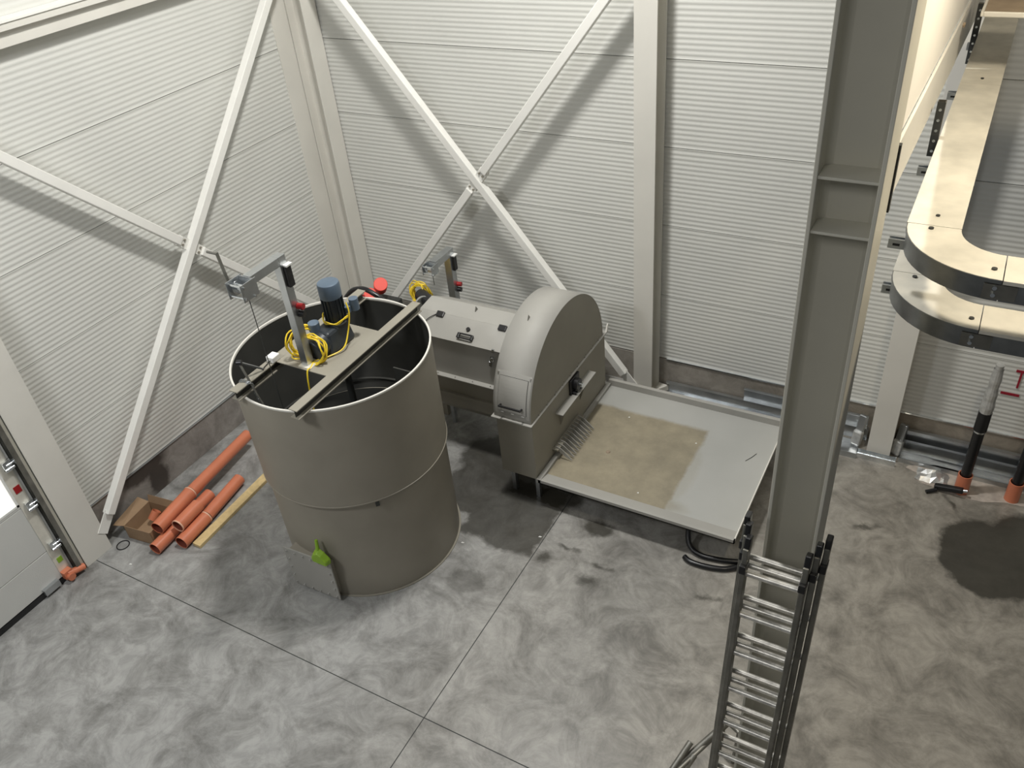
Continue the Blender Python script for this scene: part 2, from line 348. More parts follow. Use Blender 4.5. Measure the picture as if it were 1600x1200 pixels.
# back wall X
def ext(a, b, t0, t1): return lerp(a, b, t0), lerp(a, b, t1)
def wallbrace(a, b, nrm, label, split=None):
    t = thing('cross_brace', ((a[0]+b[0])/2, (a[1]+b[1])/2, min(a[2], b[2])), label, 'brace')
    d = Vector(b)-Vector(a); Ln = d.length
    if split is None:
        obj('tube', MB().bar(a, b, .10, .10, nrm), BRACE, t, bevel=.008)
    else:
        g = .17/Ln
        for (s0, s1) in ((0, split-g), (split+g, 1)):
            obj('tube', MB().bar(lerp(a, b, s0), lerp(a, b, s1), .10, .10, nrm), BRACE, t, bevel=.008)
        for s0 in (split-g*.75, split+g*.75):
            pc = Vector(lerp(a, b, s0))+Vector(nrm)*.012
            pl = obj('joint_plate', gplate(pc, d, nrm, .16, .125, .016), BRACE, t)
            side = d.normalized().cross(Vector(nrm)).normalized()
            for k in (-.03, .03):
                c = pc+side*k
                obj('bolt', MB().cyl(c+Vector(nrm)*.006, c+Vector(nrm)*.026, .014, n=6), GREY, pl)
        obj('tab', gplate(Vector(lerp(a, b, split))-Vector(nrm)*.06, d, nrm, .36, .12, .014), BRACE, t)
    for e, s0 in ((a, .0), (b, 1.0)):
        dd = d.normalized()*(1 if s0 == 0 else -1)
        obj('end_plate', gplate(Vector(e)-dd*.10, d, nrm, .28, .13, .014), BRACE, t)
    return t
def onl(a, b, z): t = (z-a[2])/(b[2]-a[2]); return lerp(a, b, t)
A0, A1 = (-7.246, 8.45, 4.91), (-3.58, 8.45, .335)
a_top = onl(A0, A1, 5.6)
wallbrace(a_top, A1, (0, -1, 0), 'white diagonal tube brace running unbroken down to the column behind the pan')
B0, B1 = (-7.60, 8.45, .45), (-3.761, 8.45, 5.0)
B0 = onl((-7.234, 8.45, .803), (-3.761, 8.45, 5.0), .45); B1 = onl((-7.234, 8.45, .803), (-3.761, 8.45, 5.0), 5.3)
wallbrace(B0, B1, (0, -1, 0), 'white diagonal tube brace on the back wall, bolted in two pieces at the crossing', .488)
C0 = (-7.98, 3.55, .42); C1 = (-7.98, 8.001, 4.992)
wallbrace(C0, onl((-8, 5.788, 2.82), (-8, 8.001, 4.992), 5.35), (1, 0, 0), 'white diagonal tube brace rising unbroken from beside the sectional door')
D0 = onl((-8, 4.183, 4.493), (-8, 7.298, 1.232), 5.3); D1 = onl((-8, 4.183, 4.493), (-8, 7.298, 1.232), .4)
wallbrace(D0, D1, (1, 0, 0), 'white diagonal tube brace on the left wall, bolted in two pieces, passing behind the tank', .518)
# beam along the left wall
lb = thing('wall_beam', (-8.08, 6, 5.33), 'white horizontal steel beam high on the left ribbed wall', 'beam')
obj('web', MB().box(-8.19, -8.06, 2.4, 8.49, 5.325, 5.49), STEEL, lb, bevel=.004)
obj('flange', MB().box(-8.19, -7.985, 2.4, 8.49, 5.535, 5.555), BRACE, lb)
obj('shading_strip', MB().box(-8.19, -8.0, 2.4, 8.49, 5.47, 5.535), STEEL, lb)  # overhanging strip added so the web below falls in shade

# ------------------------------------------------------------------ sectional door with track
dr = struct('door_1', MB().box(-8.12, -8.08, -2.2, 2.95, 0.05, 4.3), DOORM)
zz = [0.075, .50, 1.16, 1.75, 2.35, 2.95, 3.55, 4.2]
for i in range(7):
    z0, z1 = zz[i]+.004, zz[i+1]-.004
    if i == 2:
        fr = obj('door_section', MB().box(-8.08, -8.05, -2.2, 2.95, z0, z0+.03).box(-8.08, -8.05, -2.2, 2.95, z1-.03, z1).box(-8.08, -8.05, 2.80, 2.95, z0+.03, z1-.03), DOORM, dr)
        m = bpy.data.materials.new('daylit_pane'); m.use_nodes = True
        b = m.node_tree.nodes['Principled BSDF']; b.inputs['Base Color'].default_value = (.9, .9, .85, 1)
        b.inputs['Emission Color'].default_value = (1, .97, .88, 1); b.inputs['Emission Strength'].default_value = 1.1
        obj('pane', MB().box(-8.078, -8.062, -2.2, 2.80, z0+.03, z1-.03), m, fr)
        obj('pane_frame', MB().box(-8.062, -8.046, 2.775, 2.80, z0+.03, z1-.03).box(-8.062, -8.046, -2.2, 2.80, z0+.03, z0+.055), WHITE, fr)
    else:
        obj('door_section', MB().box(-8.08, -8.05, -2.2, 2.95, z0, z1), DOORM, dr, bevel=.004)
obj('edge_cap', MB().box(-8.05, -8.043, 2.80, 2.92, .08, 4.2), TRAYM, dr)
obj('bottom_seal', MB().box(-8.10, -8.045, -2.2, 2.95, 0, .07), BLACK, dr)
def roller(y, z):
    h = obj('roller_hinge', MB().box(-8.043, -8.0, y-.05, y+.03, z-.06, z+.06), CHROME, dr, bevel=.008)
    obj('roller', MB().cyl((-8.0, y-.02, z+.02), (-8.0, y+.10, z+.02), .012, n=10).cyl((-8.0, y+.06, z+.02), (-8.0, y+.085, z+.02), .035, n=14), CHROME, h, smooth=True)
    obj('hinge_knuckle', MB().cyl((-8.0, y-.05, z-.03), (-8.0, y+.05, z-.03), .018, n=10), CHROME, h, smooth=True)
for z in (.53, 1.14, 1.70, 2.3): roller(2.89, z)
obj('door_track', MB().box(-8.10, -7.965, 3.0, 3.008, .03, 4.3).box(-7.973, -7.965, 2.955, 3.0, .03, 4.3).box(-8.10, -8.06, 2.96, 3.0, .03, 4.3), ALU, dr)
obj('door_jamb', MB().box(-8.16, -8.0, 3.008, 3.055, 0, 4.4), COLM, dr)
obj('bottom_bracket', MB().box(-8.04, -7.97, 2.80, 2.90, .06, .16).cyl((-7.99, 2.84, .11), (-7.97, 3.03, .06), .04, n=12).cyl((-8.0, 2.85, .08), (-7.93, 2.85, .08), .045, n=12), ORNG, dr, smooth=True)
obj('sticker', MB().box(-8.042, -8.038, 2.83, 2.90, 1.34, 1.43), REDD, dr)
obj('sticker', MB().box(-8.042, -8.038, 2.84, 2.90, .27, .34), GREEN, dr)
obj('bottom_corner_block', MB().box(-8.05, -8.0, 2.55, 2.74, .04, .12), GALV, dr)

# ------------------------------------------------------------------ round tank
TC = (-5.2, 4.95, 0); TT = 2.55
tk = thing('mixing_tank', TC, 'large open round grey steel tank with two beams across its rim', 'tank')
obj('lower_shell', MB().lathe(TC, [(.945, .012), (.955, .012), (.955, 1.36), (.945, 1.36)], 96), TANKM, tk, smooth=True)
obj('upper_shell', MB().lathe(TC, [(.958, 1.335), (.985, 1.335), (.985, TT-.012), (.972, TT-.012)], 96), TANKM, tk, smooth=True)
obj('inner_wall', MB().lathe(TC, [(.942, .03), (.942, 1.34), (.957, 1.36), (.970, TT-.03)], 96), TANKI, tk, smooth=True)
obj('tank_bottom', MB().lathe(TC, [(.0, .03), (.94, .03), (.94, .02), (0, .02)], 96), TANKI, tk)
obj('base_flange', MB().lathe(TC, [(.94, 0), (.976, 0), (.976, .010), (.955, .010)], 96), GREY, tk)
obj('rim', MB().lathe(TC, [(.970, TT-.02), (.970, TT), (.972, TT+.003), (.988, TT+.003), (.990, TT), (.990, TT-.012), (.986, TT-.02)], 96), STEEL, tk, smooth=True)
obj('lap_ring', MB().lathe(TC, [(.985, 1.335), (.990, 1.337), (.990, 1.35), (.985, 1.352)], 96), TANKM, tk)
for (x0, x1) in ((-5.545, -5.445), (-4.835, -4.735)):
    bm_ = obj('cross_beam', MB().box(x0, x1, 3.93, 5.87, TT+.094, TT+.104), GREY, tk)
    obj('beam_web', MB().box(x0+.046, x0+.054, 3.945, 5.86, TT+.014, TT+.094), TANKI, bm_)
    obj('lower_flange', MB().box(x0, x1, 3.93, 5.87, TT+.005, TT+.014), GREY, bm_)
obj('deck_plate', MB().box(-5.445, -4.835, 4.46, 5.27, TT+.094, TT+.104), GREY, tk, bevel=.002)
obj('baffle', MB().box(-4.62, -4.28, 5.13, 5.145, .4, 2.36), TANKI, tk)
obj('inner_pipe_ring', MB().lathe(TC, [(.93, 1.5), (.93, 1.53), (.90, 1.53), (.90, 1.5)], 64), TANKI, tk)
obj('agitator_shaft', MB().cyl((-5.1, 4.98, .4), (-5.1, 4.98, TT+.09), .035), DARK, tk, smooth=True)
# inspection hatch: bolted plate on a box neck, built in its own plane
ang = math.radians(-99)
hc = Vector((-5.23, 3.93, 0)); hx = Vector((1, .03, 0)).normalized(); hy = Vector((.03, -1, 0)).normalized()
def hp(u, v, d): return hc+hx*u+hy*d+Vector((0, 0, v))
def hbox(u0, u1, v0, v1, d0, d1):
    return MB().hull([hp(u0, v0, d0), hp(u1, v0, d0), hp(u1, v1, d0), hp(u0, v1, d0)], [hp(u0, v0, d1), hp(u1, v0, d1), hp(u1, v1, d1), hp(u0, v1, d1)])
obj('hatch_neck', hbox(-.27, .25, .06, .56, -.16, .0), TANKM, tk)
ht = obj('hatch_cover', hbox(-.32, .30, .035, .60, 0, .014), GREYL, tk, bevel=.002)
for i in range(6):
    for v in (.075, .56): obj('bolt', MB().cyl(hp(-.28+.108*i, v, .014), hp(-.28+.108*i, v, .03), .011, n=6), BOLT, ht)
for i in range(1, 4):
    for u in (-.28, .26): obj('bolt', MB().cyl(hp(u, .075+.121*i, .014), hp(u, .075+.121*i, .03), .011, n=6), BOLT, ht)
obj('weld_tab', MB().lathe(TC, [(.985, 1.28), (.996, 1.28), (.996, 1.33), (.985, 1.33)], 2, -.72, -.68), DARK, tk)
# green jerrycan spout / scoop wedged behind the hatch
gs = thing('green_scoop', (-4.98, 3.92, .60), 'small green plastic scoop perched on top of the tank hatch plate', 'scoop')
gpts = [(-5.13, .61), (-4.91, .61), (-4.90, .68), (-4.97, .755), (-5.03, .785), (-5.09, .745), (-5.14, .67)]
obj('scoop_body', MB().hull([(x, 3.94, z) for x, z in gpts], [((x+5.01)*.8-5.01, 3.87, (z-.61)*.85+.61) for x, z in gpts]), GREEN, gs, bevel=.012)
obj('scoop_handle', MB().cyl((-5.035, 3.92, .75), (-5.05, 3.95, .88), .022, .016, 12), GREEN, gs, smooth=True)

# ------------------------------------------------------------------ davit with winch
def davit(px, py, z0, z1, yend, label, scale=1, cable_to=None, w_=.085):
    t = thing('winch_davit', (px, py, z0), label, 'davit')
    obj('post', MB().box(px-w_/2, px+w_/2, py-w_/2, py+w_/2, z0, z1), GALV, t, bevel=.004)
    obj('arm', MB().bar((px, py-w_/2, z1-w_/2), (px, yend, z1-w_/2), w_, w_), GALV, t, bevel=.004)
    obj('foot_plate', MB().box(px-w_*.6, px+w_*1.1, py-w_*.9, py+w_*.9, z0, z0+.012), TRAYM, t)
    yw = yend-.07*scale; zw = z1-.06
    wv = obj('winch_frame', MB().box(px-.085*scale, px-.078*scale, yw-.09*scale, yw+.09*scale, zw-.10*scale, zw+.06*scale)
             .box(px+.078*scale, px+.085*scale, yw-.09*scale, yw+.09*scale, zw-.10*scale, zw+.06*scale)
             .box(px-.085*scale, px+.085*scale, yw+.055*scale, yw+.062*scale, zw-.05*scale, zw+.06*scale), GALV, t, bevel=.003)
    obj('drum', MB().cyl((px-.078*scale, yw, zw-.02), (px+.078*scale, yw, zw-.02), .035*scale).cyl((px-.06*scale, yw, zw-.02), (px-.05*scale, yw, zw-.02), .06*scale).cyl((px+.05*scale, yw, zw-.02), (px+.06*scale, yw, zw-.02), .06*scale), CHROME, wv, smooth=True)
    for yy, z_ in ((-.06, .03), (-.07, -.07), (.03, -.09)):
        obj('spacer_rod', MB().cyl((px-.10*scale, yw+yy*scale, zw+z_*scale), (px+.10*scale, yw+yy*scale, zw+z_*scale), .010*scale, n=10), CHROME, wv, smooth=True)
    if cable_to is not None:
        obj('cable', MB().cyl((px+.0, yw+.03, zw-.04), (px, yw+.03, cable_to), .004, n=6), DARK, t)
        if scale == 1:
            obj('crank', MB().bar((px-.12, yw-.02, zw-.0), (px-.14, yw-.03, zw+.30), .025, .012, (1, 0, 0)).cyl((px-.09, yw-.01, zw), (px-.15, yw-.02, zw), .012, n=10).cyl((px-.14, yw-.03, zw+.29), (px-.25, yw-.03, zw+.29), .012, n=10), ALU, t)
    # control box and hook hung on the back of the post
    bx = obj('control_box', MB().box(px+w_/2, px+w_/2+.035, py-.02, py+.045, z1-.30, z1-.10), BLACK, t, bevel=.004)
    obj('box_lid', MB().box(px+w_/2, px+w_/2+.045, py-.015, py+.06, z1-.10, z1-.085), WHITE, bx)
    kn = obj('stop_button', MB().cyl((px+w_/2, py+.03, z1-.52), (px+w_/2+.06, py+.04, z1-.52), .03, n=14), REDD, t, smooth=True)
    obj('button_guard', MB().cyl((px+w_/2, py+.03, z1-.60), (px+w_/2+.05, py+.04, z1-.60), .032, n=14), BLACK, t, smooth=True)
    return t
davit(-5.13, 4.55, TT+.104, 3.80, 4.16, 'galvanised winch davit standing on the tank deck plate', 1, 1.2)

# agitator drive
ag = thing('gear_motor', (-5.1, 4.98, TT+.104), 'vertical blue-capped dark gear motor on the tank deck wound with yellow cable', 'motor')
obj('gearbox', MB().hull([(-5.23, 4.72, TT+.11), (-4.97, 4.72, TT+.11), (-4.97, 5.10, TT+.11), (-5.23, 5.10, TT+.11)], [(-5.19, 4.76, TT+.33), (-5.0, 4.76, TT+.33), (-5.0, 5.07, TT+.33), (-5.19, 5.07, TT+.33)]), MOTD, ag, bevel=.03)
obj('gearbox_end', MB().cyl((-5.10, 4.78, TT+.22), (-5.10, 4.62, TT+.20), .115, .105, 28), MOTD, ag, smooth=True, bevel=.012)
obj('terminal_cap', MB().cyl((-5.19, 4.80, TT+.31), (-5.19, 4.80, TT+.40), .055, n=24), BLUE, ag, smooth=True, bevel=.006)
obj('motor_body', MB().cyl((-5.08, 5.0, TT+.32), (-5.08, 5.0, TT+.61), .092, n=32), MOTD, ag, smooth=True)
for i in range(16):
    t = 2*PI*i/16; c, s_ = math.cos(t), math.sin(t)
    obj('cooling_fin', MB().bar((-5.08+c*.095, 5.0+s_*.095, TT+.36), (-5.08+c*.095, 5.0+s_*.095, TT+.59), .006, .02, (c, s_, 0)), MOTD, ag)
obj('fan_cowl', MB().lathe((-5.08, 5.0, TT+.60), [(.104, 0), (.106, .02), (.106, .13), (.10, .148), (.085, .155), (0, .157)], 40), BLUE, ag, smooth=True)
obj('junction_box', MB().cyl((-4.955, 5.15, TT+.40), (-4.955, 5.15, TT+.52), .045, n=20).box(-5.03, -4.96, 5.05, 5.15, TT+.40, TT+.46), BLUE, ag, smooth=True)
obj('flange_ring', MB().cyl((-5.08, 5.0, TT+.31), (-5.08, 5.0, TT+.335), .115, n=32), DARK, ag, smooth=True)
# yellow cable coil
yc = thing('yellow_cable_coil', (-5.05, 4.68, TT+.10), 'yellow electric cable coiled over the gear motor on the tank', 'cable')
rnd = random.Random(3)
def loop(c, r, nrm, e=1.0, ph=0, wob=.01, n=26):
    nrm = Vector(nrm).normalized(); a = nrm.orthogonal().normalized(); b = nrm.cross(a); c = Vector(c)
    return [c+a*math.cos(2*PI*i/n+ph)*r*(1+wob*math.sin(3*i))+b*math.sin(2*PI*i/n+ph)*r*e+nrm*wob*math.sin(5*2*PI*i/n) for i in range(n)]
for i in range(5):
    obj('cable_loop', MB().tube(loop((-5.08+rnd.uniform(-.01, .01), 4.58+.012*i, TT+.235), .135+rnd.uniform(-.012, .014), (.1+rnd.uniform(-.1, .1), -1, .25), 1, rnd.random()*6, .012), .0075, 7, True), YEL, yc, smooth=True)
for i in range(8):
    obj('cable_loop', MB().tube(loop((-5.25+rnd.uniform(-.02, .02), 4.68+rnd.uniform(-.03, .03), TT+.25), .135+rnd.uniform(-.02, .015), (1, -.55+rnd.uniform(-.2, .2), rnd.uniform(-.1, .2)), 1.05, rnd.random()*6, .014), .0075, 7, True), YEL, yc, smooth=True)
for i in range(2):
    obj('cable_loop', MB().tube(loop((-5.075, 4.995, TT+.385+.014*i), .125, (.12*(i-.5), -.22, 1), 1, i, .01), .0075, 7, True), YEL, yc, smooth=True)
obj('cable_tail', MB().tube(smoothpath([(-4.97, 5.06, TT+.52), (-4.93, 5.03, TT+.42), (-4.94, 4.97, TT+.25), (-4.93, 4.85, TT+.14), (-5.0, 4.70, TT+.12), (-5.08, 4.6, TT+.115), (-5.05, 4.50, TT+.112), (-5.04, 4.44, TT+.115), (-5.03, 4.40, TT-.02), (-5.03, 4.38, TT-.3)], 5), .0075, 7), YEL, yc, smooth=True)
obj('cable_tail', MB().tube(smoothpath([(-5.28, 4.70, TT+.12), (-5.36, 4.64, TT+.125), (-5.33, 4.56, TT+.12), (-5.25, 4.55, TT+.125), (-5.22, 4.62, TT+.12)], 5), .0075, 7), YEL, yc, smooth=True)
# level sensor and its bracket on the left cross beam
ls = thing('sensor_box', (-5.47, 4.50, TT+.104), 'small white plastic sensor box on the left beam of the tank', 'box')
obj('housing', MB().box(-5.53, -5.44, 4.42, 4.52, TT+.104, TT+.165), WHITE, ls, bevel=.008)
obj('lead', MB().tube(smoothpath([(-5.48, 4.42, TT+.13), (-5.49, 4.37, TT+.11), (-5.47, 4.31, TT+.112), (-5.45, 4.28, TT+.06)], 5), .005, 6), BLACK, ls, smooth=True)
fl = thing('float_arm', (-5.45, 4.1, TT), 'thin bent steel float arm leaning over the left tank beam', 'arm')
P0, P1, P2 = (-5.46, 4.30, TT+.12), (-5.53, 4.115, TT+.30), (-5.335, 4.08, TT-.12)
obj('upper_link', MB().bar(P0, P1, .028, .014), GALV, fl)
obj('rod', MB().cyl(P1, P2, .011, n=10), ALU, fl, smooth=True)
obj('pivot', MB().cyl((-5.55, 4.11, TT+.29), (-5.51, 4.13, TT+.29), .028, n=14), BLACK, fl, smooth=True)
obj('float_end', MB().cyl(P2, (-5.31, 4.09, TT-.17), .028, n=12), BLACK, fl, smooth=True)
ch = thing('chain', (-5.46, 4.05, TT), 'small heap of chain draped over the near end of the left tank beam', 'chain')
for i in range(7):
    obj('link', MB().tube(loop((-5.53+.018*i, 4.09+rnd.uniform(-.02, .02), TT+.112+rnd.uniform(0, .008)), .020, (rnd.uniform(-1, 1), rnd.uniform(-1, 1), 1.2), .6, 0, 0, 12), .004, 5, True), GALV, ch, smooth=True)
for i in range(7):
    obj('link', MB().tube(loop((-5.425+.004*i, 4.10, TT+.09-.03*i), .018, (1 if i % 2 else 0, 0 if i % 2 else 1, .1), .6, 0, 0, 12), .004, 5, True), GALV, ch, smooth=True)

# ------------------------------------------------------------------ drum filter behind the tank
HB = .40
df = thing('drum_filter', (-4.6, 7.1, 0), 'grey steel drum filter with half-round hood standing between tank and pan', 'machine')
HX0, HX1, CY, CZ, HR = -4.13, -3.67, 7.03, 1.245, .955
# lower box
obj('hood_base', MB().box(HX0+.01, HX1, 6.085, 8.04, HB, 1.205), GREY, df)
obj('hood_rim', MB().box(HX0-.03, HX1+.022, 6.035, 8.09, 1.205, 1.217), GREYL, df)
obj('horn', MB().hull([(HX1, 8.06, 1.217), (HX1+.022, 8.06, 1.217), (HX1+.022, 8.10, 1.217), (HX1, 8.10, 1.217)], [(HX1, 8.12, 1.30), (HX1+.015, 8.12, 1.30), (HX1+.015, 8.135, 1.30), (HX1, 8.135, 1.30)]), STEEL, df)
arc = [(CY-HR, 1.217)] + [(CY-HR*math.cos(PI*i/40), CZ+HR*math.sin(PI*i/40)) for i in range(41)] + [(CY+HR, 1.217)]
obj('hood_side', MB().prism(arc, 'x', HX1-.012, HX1-.002), GREY, df)
obj('hood_side', MB().prism(arc, 'x', HX0, HX0+.01), GREY, df)
n = len(arc); arc2 = [(CY+(a-CY)*1.004, b if i in (0, n-1) else CZ+(b-CZ)*1.004) for i, (a, b) in enumerate(arc)]
m = MB(); m.add([(HX0-.005, a, b) for a, b in arc2]+[(HX1+.001, a, b) for a, b in arc2], [(i, i+1, i+1+n, i+n) for i in range(n-1)])
o = obj('hood_wrap', m, GREYL, df, smooth=True); so = o.modifiers.new('t', 'SOLIDIFY'); so.thickness = .006; so.offset = -1
# curved access panel
def arcpatch(x0, x1, t0, t1, rr, n=10, th=.004):
    A = []; 
    for i in range(n+1):
        t = t0+(t1-t0)*i/n; A.append((CY-rr*math.cos(t), CZ+rr*math.sin(t)))
    Bq = [(CY-(rr-th)*math.cos(t0+(t1-t0)*i/n), CZ+(rr-th)*math.sin(t0+(t1-t0)*i/n)) for i in range(n+1)][::-1]
    return MB().prism(A+Bq, 'x', x0, x1)
R2 = HR*1.004
obj('access_frame', arcpatch(HX0+.02, HX1-.012, .03, .56, R2+.004), GREYL, df)
obj('panel_joint', arcpatch(HX0+.055, HX1-.048, .075, .51, R2+.0055), DARK, df)
ap = obj('access_panel', arcpatch(HX0+.06, HX1-.053, .08, .505, R2+.010, th=.006), GREYL, df)
for x in (HX0+.10, HX1-.10):
    t = .15; y, z = CY-R2*math.cos(t), CZ+R2*math.sin(t)
    obj('handle_post', MB().bar((x, y-.005, z+.01), (x, y-.055, z+.02), .016, .016), BLACK, ap)
obj('handle_grip', MB().bar((HX0+.09, CY-R2*math.cos(.15)-.055, CZ+R2*math.sin(.15)+.02), (HX1-.09, CY-R2*math.cos(.15)-.055, CZ+R2*math.sin(.15)+.02), .02, .02), BLACK, ap, bevel=.005)
for i in range(3):
    x = HX0+.09+.13*i
    obj('rivet', MB().box(x, x+.035, CY-R2-.008, CY-R2+.004, 1.30, 1.307), WHITE, ap)
for x in (HX0+.035, HX1-.03):
    y, z = CY-R2*math.cos(.54), CZ+R2*math.sin(.54)
    obj('hood_bolt', MB().cyl((x, y-.002, z), (x, y-.02, z+.012), .009, n=8), BOLT, df)
t = 1.22
obj('lifting_eye', MB().prism([(CY-R2*math.cos(t)-.03, CZ+R2*math.sin(t)-.02), (CY-R2*math.cos(t)+.03, CZ+R2*math.sin(t)+.005), (CY-R2*math.cos(t)+.005, CZ+R2*math.sin(t)+.05)], 'x', HX0+.17, HX0+.178), ALU, df)
# flange bolts on right side, bearing shelf
for i in range(9):
    y = 6.25+.2*i
    obj('rim_bolt', MB().cyl((HX1+.004, y, 1.217), (HX1+.004, y, 1.227), .008, n=6).cyl((HX1-.001, y+.03, 1.25), (HX1+.006, y+.03, 1.25), .005, n=6), BOLT, df)
sh = obj('bearing_shelf', MB().box(HX1, HX1+.10, 6.63, 7.55, .955, .965), GREYL, df)
for y in (6.74, 7.28):
    obj('shelf_gusset', MB().prism([(HX1, .955), (HX1+.085, .955), (HX1, .70)], 'y', y, y+.01), GREY, sh)
bg = obj('bearing', MB().box(HX1, HX1+.03, 7.0, 7.24, .965, 1.17).cyl((HX1, 7.12, 1.07), (HX1+.085, 7.12, 1.07), .075, n=28).box(HX1, HX1+.08, 7.03, 7.08, .965, 1.0).box(HX1, HX1+.08, 7.17, 7.22, .965, 1.0), BLACK, df, bevel=.008)
obj('shaft_end', MB().cyl((HX1+.05, 7.12, 1.07), (HX1+.125, 7.12, 1.07), .028, n=16), CHROME, bg, smooth=True)
obj('bearing_bolt', MB().cyl((HX1+.08, 7.05, .985), (HX1+.095, 7.05, .985), .014, n=6), CHROME, bg)
# outlet chute with comb fins
obj('chute_lip', MB().box(HX1, HX1+.06, 6.50, 7.22, .50, .512).box(HX1, HX1+.075, 6.50, 7.22, .505, .53), GREY, df)
for i in range(11):
    y = 6.53+.062*i
    pts = [(HX1+.03, .56), (HX1+.10, .54), (HX1+.17, .48), (HX1+.23, .42), (HX1+.235, .405), (HX1+.19, .415), (HX1+.12, .455), (HX1+.05, .50)]
    obj('comb_fin', MB().prism(pts, 'y', y, y+.008), GREYL, df)
# body with hipped roof
HXL = -5.55
sec = [(6.60, 1.175), (6.60, 1.68), (6.88, 1.845), (7.12, 1.875), (7.45, 1.68), (7.45, 1.175)]
obj('housing_wall', MB().prism([(6.60, 1.165), (6.60, 1.676), (7.45, 1.676), (7.45, 1.165)], 'x', HXL, HX0-.006), GREYL, df)
obj('roof_sheet', MB().prism([(6.86, 1.845), (7.12, 1.875), (7.45, 1.68), (7.44, 1.676), (6.61, 1.676), (6.86, 1.835)], 'x', HXL, HX0-.006), GREYL, df)
def lidpt(u, s_): return (u, 6.585+.285*s_, 1.682+.165*s_)
LD = Vector((0, .285, .165)).normalized(); LNm = Vector((0, -.165, .285)).normalized()
lid = obj('lid', MB().hull([Vector(lidpt(HXL+.01, 0)), Vector(lidpt(HX0-.02, 0)), Vector(lidpt(HX0-.02, .96)), Vector(lidpt(HXL+.01, .96))], [Vector(lidpt(HXL+.01, 0))+LNm*.008, Vector(lidpt(HX0-.02, 0))+LNm*.008, Vector(lidpt(HX0-.02, .96))+LNm*.008, Vector(lidpt(HXL+.01, .96))+LNm*.008]), GREYL, df)
def onlid(u, s_, h=0): return Vector(lidpt(u, s_))+LNm*(.008+h)
lh = obj('lid_handle', MB().bar(onlid(-4.88, .16, .035), onlid(-4.70, .16, .035), .018, .018, LNm).bar(onlid(-4.88, .32, .035), onlid(-4.70, .32, .035), .018, .018, LNm).bar(onlid(-4.88, .14, .03), onlid(-4.88, .34, .03), .03, .03, LNm).bar(onlid(-4.70, .14, .03), onlid(-4.70, .34, .03), .03, .03, LNm)
         .bar(onlid(-4.88, .24, 0), onlid(-4.88, .24, .03), .02, .02).bar(onlid(-4.70, .24, 0), onlid(-4.70, .24, .03), .02, .02), BLACK, lid, bevel=.004)
obj('lid_knob', MB().cyl(onlid(-4.80, .56), onlid(-4.80, .56, .025), .024, n=18), BLACK, lid, smooth=True)
for u in (-5.24, -4.39): obj('lid_hinge', MB().bar(onlid(u-.05, .90, .012), onlid(u+.05, .90, .012), .07, .03, LNm), BLACK, lid, bevel=.005)
obj('sensor_lead', MB().tube(smoothpath([onlid(-5.28, .9, .01), onlid(-5.37, .6, .02), onlid(-5.41, .2, .01), onlid(-5.41, -.05, .01)], 5), .006, 6), BLACK, lid, smooth=True)
obj('roof_eye', MB().prism([(7.0, 1.86), (7.06, 1.87), (7.03, 1.92)], 'x', -4.86, -4.852), ALU, df)
obj('toggle_latch', MB().bar((-4.42, 6.592, 1.60), (-4.45, 6.585, 1.46), .035, .02, (0, 1, 0)).bar((-4.39, 6.585, 1.705), (-4.40, 6.58, 1.665), .03, .015, (0, 1, 0)).tube(loop((-4.43, 6.58, 1.55), .04, (0, 1, 0), .5, 0, 0, 14), .006, 6, True), CHROME, df)
lp = obj('housing_lip', MB().box(HXL, HX0-.006, 6.53, 6.61, 1.16, 1.172), GREYL, df)
for i in range(6): obj('lip_bolt', MB().cyl((-5.45+.245*i, 6.555, 1.172), (-5.45+.245*i, 6.555, 1.183), .009, n=6), BOLT, lp)
obj('trough', MB().prism([(6.62, 1.16), (6.64, .66), (6.85, .42), (7.2, .42), (7.42, .66), (7.44, 1.16)], 'x', HXL+.02, HX0-.0), GREY, df)
obj('trough_rail', MB().box(HXL+.02, HX0, 6.60, 6.635, .82, .87), GREY, df)
for (x, y) in ((HX0+.05, 6.2), (HX1-.09, 6.2), (HX0+.05, 7.9), (HX1-.09, 7.9), (-5.45, 7.0)):
    obj('leg', MB().box(x, x+.05, y, y+.05, 0, .45), GALV, df)
# drive unit at the far end of the housing
dv = thing('drive_motor', (-5.85, 7.3, 0), 'small black and zinc drive motor at the far end of the filter housing', 'motor')
obj('stand', MB().box(-5.95, -5.58, 7.1, 7.5, 0, 1.55), GREY, dv)
obj('motor_case', MB().cyl((-5.60, 7.15, 1.72), (-5.86, 7.30, 1.72), .085, n=24), BLACK, dv, smooth=True)
obj('motor_ring', MB().cyl((-5.70, 7.12, 1.72), (-5.73, 7.14, 1.72), .10, n=24), CHROME, dv, smooth=True)
obj('mount', MB().box(-5.9, -5.6, 7.1, 7.4, 1.55, 1.62), DARK, dv)
davit(-5.69, 7.78, 0, 2.17, 7.42, 'smaller winch davit on the back wall side of the filter housing', .85, 1.85, .10)
yc2 = thing('yellow_cable_bundle', (-5.80, 7.35, 1.6), 'bundle of yellow cable hanging below the smaller davit', 'cable')
for i in range(12):
    obj('cable_loop', MB().tube(loop((-5.90+rnd.uniform(-.04, .04), 7.36+rnd.uniform(-.03, .03), 1.70+rnd.uniform(-.02, .02)), .12+rnd.uniform(-.03, .02), (rnd.uniform(-.7, .7), -1, .3+rnd.uniform(-.3, .3)), 1.25, 0, .01, 22), .007, 6, True), YEL, yc2, smooth=True)
